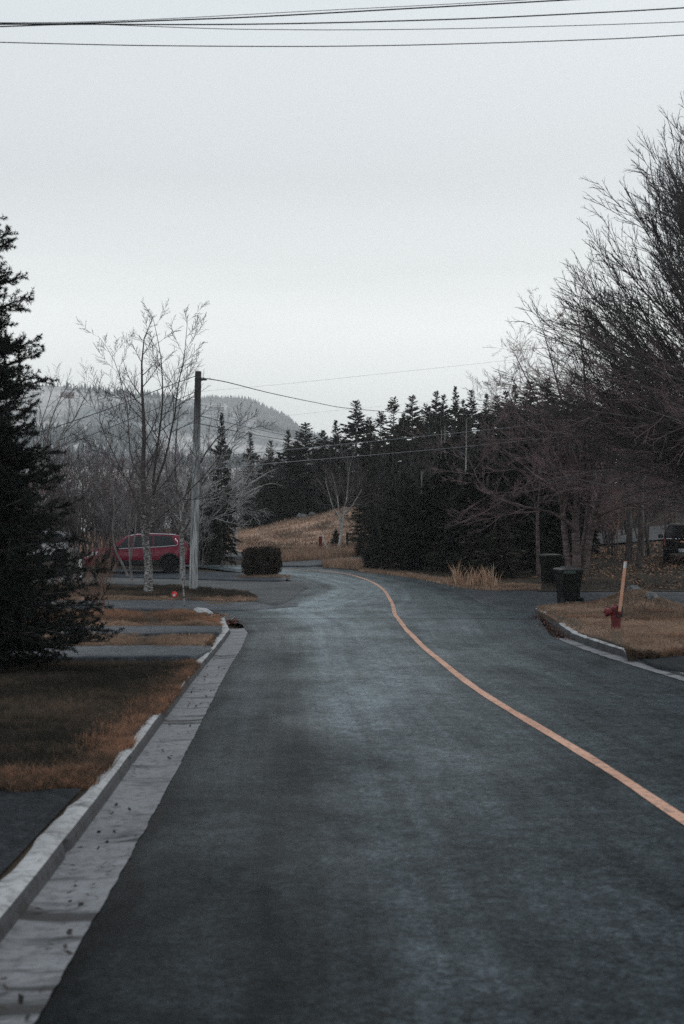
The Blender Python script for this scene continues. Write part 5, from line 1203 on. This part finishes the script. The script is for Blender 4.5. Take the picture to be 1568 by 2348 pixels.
# wheeled bins
def bin_(name, loc, rz, label):
    r = empty(name, loc, rz); tag(r, label, 'bin', 'wheeled bins at the driveway')
    def ring(w, d, z, yo=0.0, c=.05):
        x, y = w / 2, d / 2
        return [(sx * (x - (c if k else 0)), yo + sy * (y - (0 if k else c)), z) for sx, sy, ks in ((1, -1, (1, 0)), (1, 1, (0, 1)), (-1, 1, (1, 0)), (-1, -1, (0, 1))) for k in ks]
    MB().loft([ring(.46, .48, .03, .03), ring(.48, .52, .10, .02), ring(.525, .60, .58, .0), ring(.545, .62, .70, -.0), ring(.575, .645, .72), ring(.59, .66, .93), ring(.64, .71, .94), ring(.645, .715, .995)]).box((0, -.28, .33), (.22, .06, .36), None, .015).build('body', M['bin'], r)
    l = MB().loft([ring(.655, .74, .998, .0), ring(.66, .745, 1.03), ring(.60, .66, 1.062), ring(.42, .50, 1.078)]).box((0, .06, 1.085), (.30, .36, .03), None, .01).build('lid', M['bin_lid'], r)
    MB().box((-.13, -.385, .955), (.34, .10, .08), None, .015).build('handle', M['bin_lid_green'], r)
    MB().tube([(-.30, -.26, .13), (.30, -.26, .13)], .014, 8).build('axle', M['steel'], r)
    for s in (-1, 1): 
        w = MB().lathe([(.06, -.03), (.115, -.03), (.13, -.015), (.13, .015), (.115, .03), (.06, .03)], (s * .285, -.27, .13), 'x', 18).build('wheel', M['tyre'], r, True)
        MB().lathe([(.001, -.034), (.062, -.034), (.062, .034), (.001, .034)], (s * .285, -.27, .13), 'x', 14).build('hub', M['rim'], w, True)
    return r
b1_ = px(1303, 1389, .13); bin_('wheeled_bin', Vector((b1_[0], b1_[1], float(R(b1_[1])) + .125)), rad(14), 'nearer black wheeled bin with green handle, wheels towards the viewer at the grass tip')
b2_ = px(1261, 1338, .02); bz = float(GZ(*b2_)) + .04; bin_('wheeled_bin', Vector((b2_[0], b2_[1], bz)), rad(105), 'further black wheeled bin with pale lid below the maple trunks')

# hydrant with marker stake
hp = px(1412, 1443, .13); HB = Vector((hp[0], hp[1], float(R(hp[1])) + .11)); k = hp[1] / 31.0
hy = empty('fire_hydrant', HB, 0, k * 1.0); tag(hy, 'red fire hydrant in dry grass carrying a leaning pale orange stake', 'hydrant')
MB().lathe([(.150, -.05), (.150, .02), (.118, .03), (.112, .10), (.118, .30), (.121, .33), (.121, .36), (.112, .37)], n=26).build('barrel', M['hydrant'], hy, True)
MB().lathe([(.112, .365), (.118, .375), (.118, .52), (.128, .525), (.128, .545), (.112, .56), (.085, .585), (.03, .592), (.03, .625), (.001, .626)], n=26).build('bonnet', M['hydrant'], hy, True)
nz_ = MB().lathe([(.085, -.11), (.085, -.17), (.103, -.172), (.106, -.24), (.085, -.262), (.028, -.266), (.024, -.31), (.001, -.311)][::-1], (0, 0, .44), 'x', 22).build('nozzle', M['hydrant'], hy, True)
MB().box((-.19, 0, .545), (.09, .03, .03), None, .006).build('chain_lug', M['black_iron'], nz_)
MB().lathe([(.001, -.20), (.030, -.198), (.034, -.17), (.056, -.165), (.060, -.10)], (.055, 0, .43), 'y', 18).build('nozzle', M['hydrant'], hy, True)
MB().box((.058, -.135, .46), (.145, .014, .27), None, .004).box((.128, -.07, .46), (.012, .13, .22)).build('bracket', M['black_iron'], hy)
s0, s1 = P3(1421, 1396, HB.y - .17), P3(1434, 1286, HB.y - .17); s0 = (s0 - HB) / k; s1 = (s1 - HB) / k; sd = (s1 - s0)
st = MB().tube([s0 - sd * .05, s0 + sd * .5, s1], .0385, 14).build('stake', M['stake'], hy, True)
MB().tube([s0 + sd * .858, s0 + sd * .972], .0395, 14).build('sticker', M['sticker'], st, True)
q = s0 + sd * .915; MB().box(q + Vector((.012, -.040, -.003)), (.034, .006, .012)).box(q + Vector((.014, -.040, .030)), (.022, .006, .022)).box(q + Vector((.010, -.040, -.038)), (.028, .006, .016)).build('emblem', M['badge'], st)

# red reflector rod and banded stake on the left lawn, small reflector on the right
rp_ = px(368, 1470, .12); RB = Vector((rp_[0], rp_[1], float(R(rp_[1])) + .10)); RT = P3(399, 1368, rp_[1]); rd = RT - RB
rr = empty('reflector_marker', RB); tag(rr, 'leaning thin rod with a round red reflector on the left grass', 'marker')
MB().tube([rd * 0, rd * .5 + Vector((.01, 0, 0)), rd], .0045, 6).build('rod', M['twig_tan'], rr)
rx_ = Matrix.Rotation(.25, 3, 'Y'); c_ = rd * 1.03; dk = MB().lathe([(.001, -.008), (.045, -.008), (.054, -.003), (.054, .003), (.045, .008), (.001, .008)], tuple(c_ + Vector((0, 0, .02))), 'y', 22).build('reflector', M['reflector'], rr, True)
MB().lathe([(.001, -.0125), (.024, -.0125), (.026, -.0085)], tuple(c_ + Vector((-.006, 0, .005))), 'y', 18).build('glint', M['sticker'], dk, True)
sp0 = px(424, 1398, .06); SB = Vector((sp0[0], sp0[1], float(R(sp0[1])) + .04)); STp = P3(415, 1275, sp0[1]); dd_ = STp - SB
ss = empty('driveway_stake', SB); tag(ss, 'slim grey stake with dark bands standing by the kerb corner', 'stake')
MB().tube([dd_ * 0, dd_], .021, 8).build('shaft', M['steel'], ss)
for f in (.08, .24, .40, .56, .74): MB().tube([dd_ * f, dd_ * (f + .022)], .0235, 8).build('band', M['black_iron'], ss)
r2 = px(1519, 1397, .14); R2 = Vector((r2[0], r2[1], float(R(r2[1])) + .13)); e2 = empty('reflector_marker', R2, 0, 1.0); tag(e2, 'short black stub with a bright red reflector on the right-hand grass', 'marker')
MB().tube([(0, 0, -.03), (.035, 0, .09)], .020, 8).build('stub', M['black_iron'], e2)
MB().lathe([(.001, -.03), (.055, -.02), (.068, .0), (.055, .02), (.001, .03)], (.048, 0, .135), 'y', 18).build('reflector', M['reflector_bright'], e2, True)
# white post by the car nose
wp = P3(184, 1302, 53.5); wp.z = float(R(53.5)) + .03; e3 = empty('post', wp); tag(e3, 'short white post beside the nose of the red car', 'post'); MB().box((0, 0, .32), (.11, .08, .70), None, .012).build('shaft', M['house_white'], e3)
MB().box((0, 0, .69), (.13, .10, .04), None, .01).build('cap', M['house_white'], e3)
# drain grate and kerb end block
gp = px(522, 1419.5); GE = empty('drain_grate', Vector((gp[0], gp[1], float(R(gp[1])) + .012)), 0); tag(GE, 'rusty iron drain grate set in the road at the kerb end', 'grate')
m = MB()
for sx in (-1, 1): m.box((sx * .125, 0, 0), (.03, 1.25, .03))
for sy in (-1, 1): m.box((0, sy * .62, .002), (.28, .03, .03))
m.build('frame', M['iron'], GE); m = MB()
for i in range(11): m.box((0, -.54 + i * .108, .004), (.22, .045, .022))
m.build('bars', M['iron'], GE); MB().box((0, 0, -.006), (.24, 1.2, .006)).build('pit', M['plastic'], GE)
kb = px(466, 1406, .04); KB = empty('kerb_block', Vector((kb[0], kb[1], float(R(kb[1])) + .03)), rad(12)); tag(KB, 'broken pale concrete kerb block at the driveway corner beyond the grate', 'block')
MB().loft([[(-.24, -.7, -.1), (.24, -.6, -.1), (.22, .6, -.1), (-.22, .7, -.1)], [(-.22, -.66, .09), (.20, -.55, .07), (.20, .52, .07), (-.20, .62, .09)], [(-.14, -.5, .14), (.12, -.42, .12), (.13, .40, .12), (-.12, .5, .14)]]).build('slab', M['kerb'], KB)
# rocks on the mound
def rock(loc, s, rz, label, seed):
    g = np.random.default_rng(seed); n, k = 7, 12; rings = []
    for i in range(n):
        ph = math.pi * (i + .5) / n; rings.append([(math.cos(a) * math.sin(ph) * s[0] * (1 + g.normal(0, .14)), math.sin(a) * math.sin(ph) * s[1] * (1 + g.normal(0, .14)), -math.cos(ph) * s[2] * (1 + g.normal(0, .10)) + s[2] * .35) for a in np.arange(k) * 2 * math.pi / k])
    o = MB().loft(rings).build('rock', M['rock']); o.location = loc; o.rotation_euler = (0, .18, rz); tag(o, label, 'rock')
def mz(x, y): return float(R(y) + .125 + mound(np.array(x), np.array(y)))
q = px(1449, 1392, .13); rock((q[0], q[1] - .25, mz(q[0], q[1]) - .02), (.19, .18, .11), .4, 'pale grey rock on top of the grassy mound', 90)
q = px(1487, 1397, .13); rock((q[0], q[1] - .3, mz(q[0], q[1]) - .06), (.15, .16, .11), 1.2, 'darker rock at the right foot of the grassy mound', 91)
# red post, leaning branch, dark rail fence by the far verge
rp2 = P3(734.5, 1264, 77); rp2.z = float(GZ(rp2.x, 77)); e4 = empty('post', rp2); tag(e4, 'dark red post on the far grass verge', 'post'); MB().box((0, 0, .46), (.20, .16, 1.05), None, .01).build('shaft', M['red_post'], e4); MB().box((.16, 0, .20), (.14, .10, .30), None, .01).build('box', M['red_post'], e4)
lb = [P3(751, 1262, 76.6), P3(745, 1246, 76.6), P3(739, 1228, 76.7), P3(735.5, 1214, 76.8)]; o_ = Vector(lb[0]); e5 = MB().tube([p - o_ for p in lb], [.045, .04, .03, .012], 6).build('fallen_branch', M['birch_white'], None, True); e5.location = o_; tag(e5, 'bare white branch leaning against the dark red post', 'branch')
f0, f1 = P3(796, 1262, 80), P3(872, 1246, 82); f0.z = float(GZ(f0.x, 80)); f1.z = float(GZ(f1.x, 82)); fe = empty('fence', f0); tag(fe, 'low dark wooden rail fence beside the verge birch', 'fence'); fd = f1 - f0
for t_ in (0, .5, 1): MB().box(fd * t_ + Vector((0, 0, .55)), (.15, .14, 1.1)).build('post', M['fence'], fe)
for z_ in (.62, 1.0): MB().tube([fd * 0 + Vector((0, -.11, z_)), fd + Vector((0, -.11, z_))], .06, 6).build('rail', M['fence'], fe)
for i, (xd, yd, Y, s) in enumerate([(470, 0, 0, 0)][:0]): pass
for i, (xd, sz, lb_) in enumerate([(692, .35, 'small grey boulder left of another at the top of the hillock'), (716, .28, 'small grey boulder right of another at the top of the hillock')]):
    X_ = (xd - CX) / F * 119; rock((X_, 119, float(GZ(X_, 119)) + .12), (sz * 1.6, sz, sz), i, lb_, 95 + i)
HAZE = 0.00035

# ================================================================ SKY, AIR, LIGHT, CAMERA
W = bpy.data.worlds.new('World'); S.world = W; W.use_nodes = True
nt = W.node_tree; nt.nodes.clear()
out = nt.nodes.new('ShaderNodeOutputWorld'); mx = nt.nodes.new('ShaderNodeMixShader')
SUN_EL, SUN_ROT = rad(48), rad(35)
sk = nt.nodes.new('ShaderNodeTexSky'); sk.sky_type = 'NISHITA'; sk.sun_disc = False; sk.sun_elevation = SUN_EL; sk.sun_rotation = SUN_ROT; sk.dust_density = 4
b1 = nt.nodes.new('ShaderNodeBackground'); b1.inputs[1].default_value = .08; nt.links.new(sk.outputs[0], b1.inputs[0])
tc = nt.nodes.new('ShaderNodeTexCoord'); sx = nt.nodes.new('ShaderNodeSeparateXYZ'); nt.links.new(tc.outputs['Generated'], sx.inputs[0])
mp = nt.nodes.new('ShaderNodeMapping'); mp.inputs['Scale'].default_value = (1.1, 1.1, 7.0); nt.links.new(tc.outputs['Generated'], mp.inputs[0])
nz = nt.nodes.new('ShaderNodeTexNoise'); nz.inputs['Scale'].default_value = 1.6; nz.inputs['Detail'].default_value = 3; nz.inputs['Roughness'].default_value = .45; nt.links.new(mp.outputs[0], nz.inputs['Vector'])
ad = nt.nodes.new('ShaderNodeMath'); ad.operation = 'MULTIPLY_ADD'; nt.links.new(nz.outputs['Fac'], ad.inputs[0]); ad.inputs[1].default_value = .07; nt.links.new(sx.outputs[2], ad.inputs[2])
rp = nt.nodes.new('ShaderNodeValToRGB'); e = rp.color_ramp.elements
stops = [(.0, lin(240, 245, 246)), (.07, lin(233, 238, 238)), (.135, lin(226, 230, 229)), (.175, lin(223, 226, 225)), (.215, lin(200, 204, 204)), (.29, lin(184, 188, 190)), (.40, lin(184, 190, 193)), (.55, lin(150, 157, 163)), (1.0, lin(152, 159, 165))]
while len(e) < len(stops): e.new(.5)
for i, (p, c) in enumerate(stops): e[i].position = p; e[i].color = c
nt.links.new(ad.outputs[0], rp.inputs[0])
b2 = nt.nodes.new('ShaderNodeBackground'); b2.inputs[1].default_value = 1.72; nt.links.new(rp.outputs[0], b2.inputs[0])
mx.inputs[0].default_value = .92; nt.links.new(b1.outputs[0], mx.inputs[1]); nt.links.new(b2.outputs[0], mx.inputs[2]); nt.links.new(mx.outputs[0], out.inputs[0])
sl = bpy.data.lights.new('sun', 'SUN'); sl.energy = .9; sl.angle = rad(25); sl.color = (1, .97, .93)
so = bpy.data.objects.new('sun', sl); COL.objects.link(so)
sd_ = Vector((math.sin(SUN_ROT) * math.cos(SUN_EL), math.cos(SUN_ROT) * math.cos(SUN_EL), math.sin(SUN_EL)))
so.rotation_euler = sd_.to_track_quat('Z', 'Y').to_euler(); so.location = (0, 0, 60)

m = bpy.data.materials.new('haze'); m.use_nodes = True; n_ = m.node_tree.nodes; n_.clear()
o_ = n_.new('ShaderNodeOutputMaterial'); pv = n_.new('ShaderNodeVolumePrincipled'); pv.inputs['Density'].default_value = HAZE; pv.inputs['Color'].default_value = (.97, .985, 1, 1); pv.inputs['Anisotropy'].default_value = .5
m.node_tree.links.new(pv.outputs[0], o_.inputs['Volume'])
if HAZE > 0:
    hz = MB().box((0, 1615, 114), (2400, 3370, 272)).build('haze', m); tag(hz, kind='stuff')

cam = bpy.data.cameras.new('camera'); co = bpy.data.objects.new('camera', cam); COL.objects.link(co)
co.location = (0, 0, CH); co.rotation_euler = (rad(90), 0, 0)
cam.sensor_fit = 'VERTICAL'; cam.sensor_height = 36; cam.sensor_width = 24; cam.lens = 36 * F / 2347
cam.clip_start = .1; cam.clip_end = 9000
cam.dof.use_dof = True; cam.dof.focus_distance = 48; cam.dof.aperture_fstop = 3.2
S.camera = co
vs = S.view_settings; vs.view_transform = 'Standard'; vs.look = 'None'; vs.exposure = 0; vs.gamma = 1; vs.use_curve_mapping = False
S.render.engine = 'CYCLES'
cy = S.cycles; cy.max_bounces = 5; cy.diffuse_bounces = 3; cy.glossy_bounces = 3; cy.volume_bounces = 0; cy.transmission_bounces = 2; cy.transparent_max_bounces = 4
cy.use_adaptive_sampling = False; cy.adaptive_threshold = .01; cy.use_denoising = False; cy.sample_clamp_indirect = 4
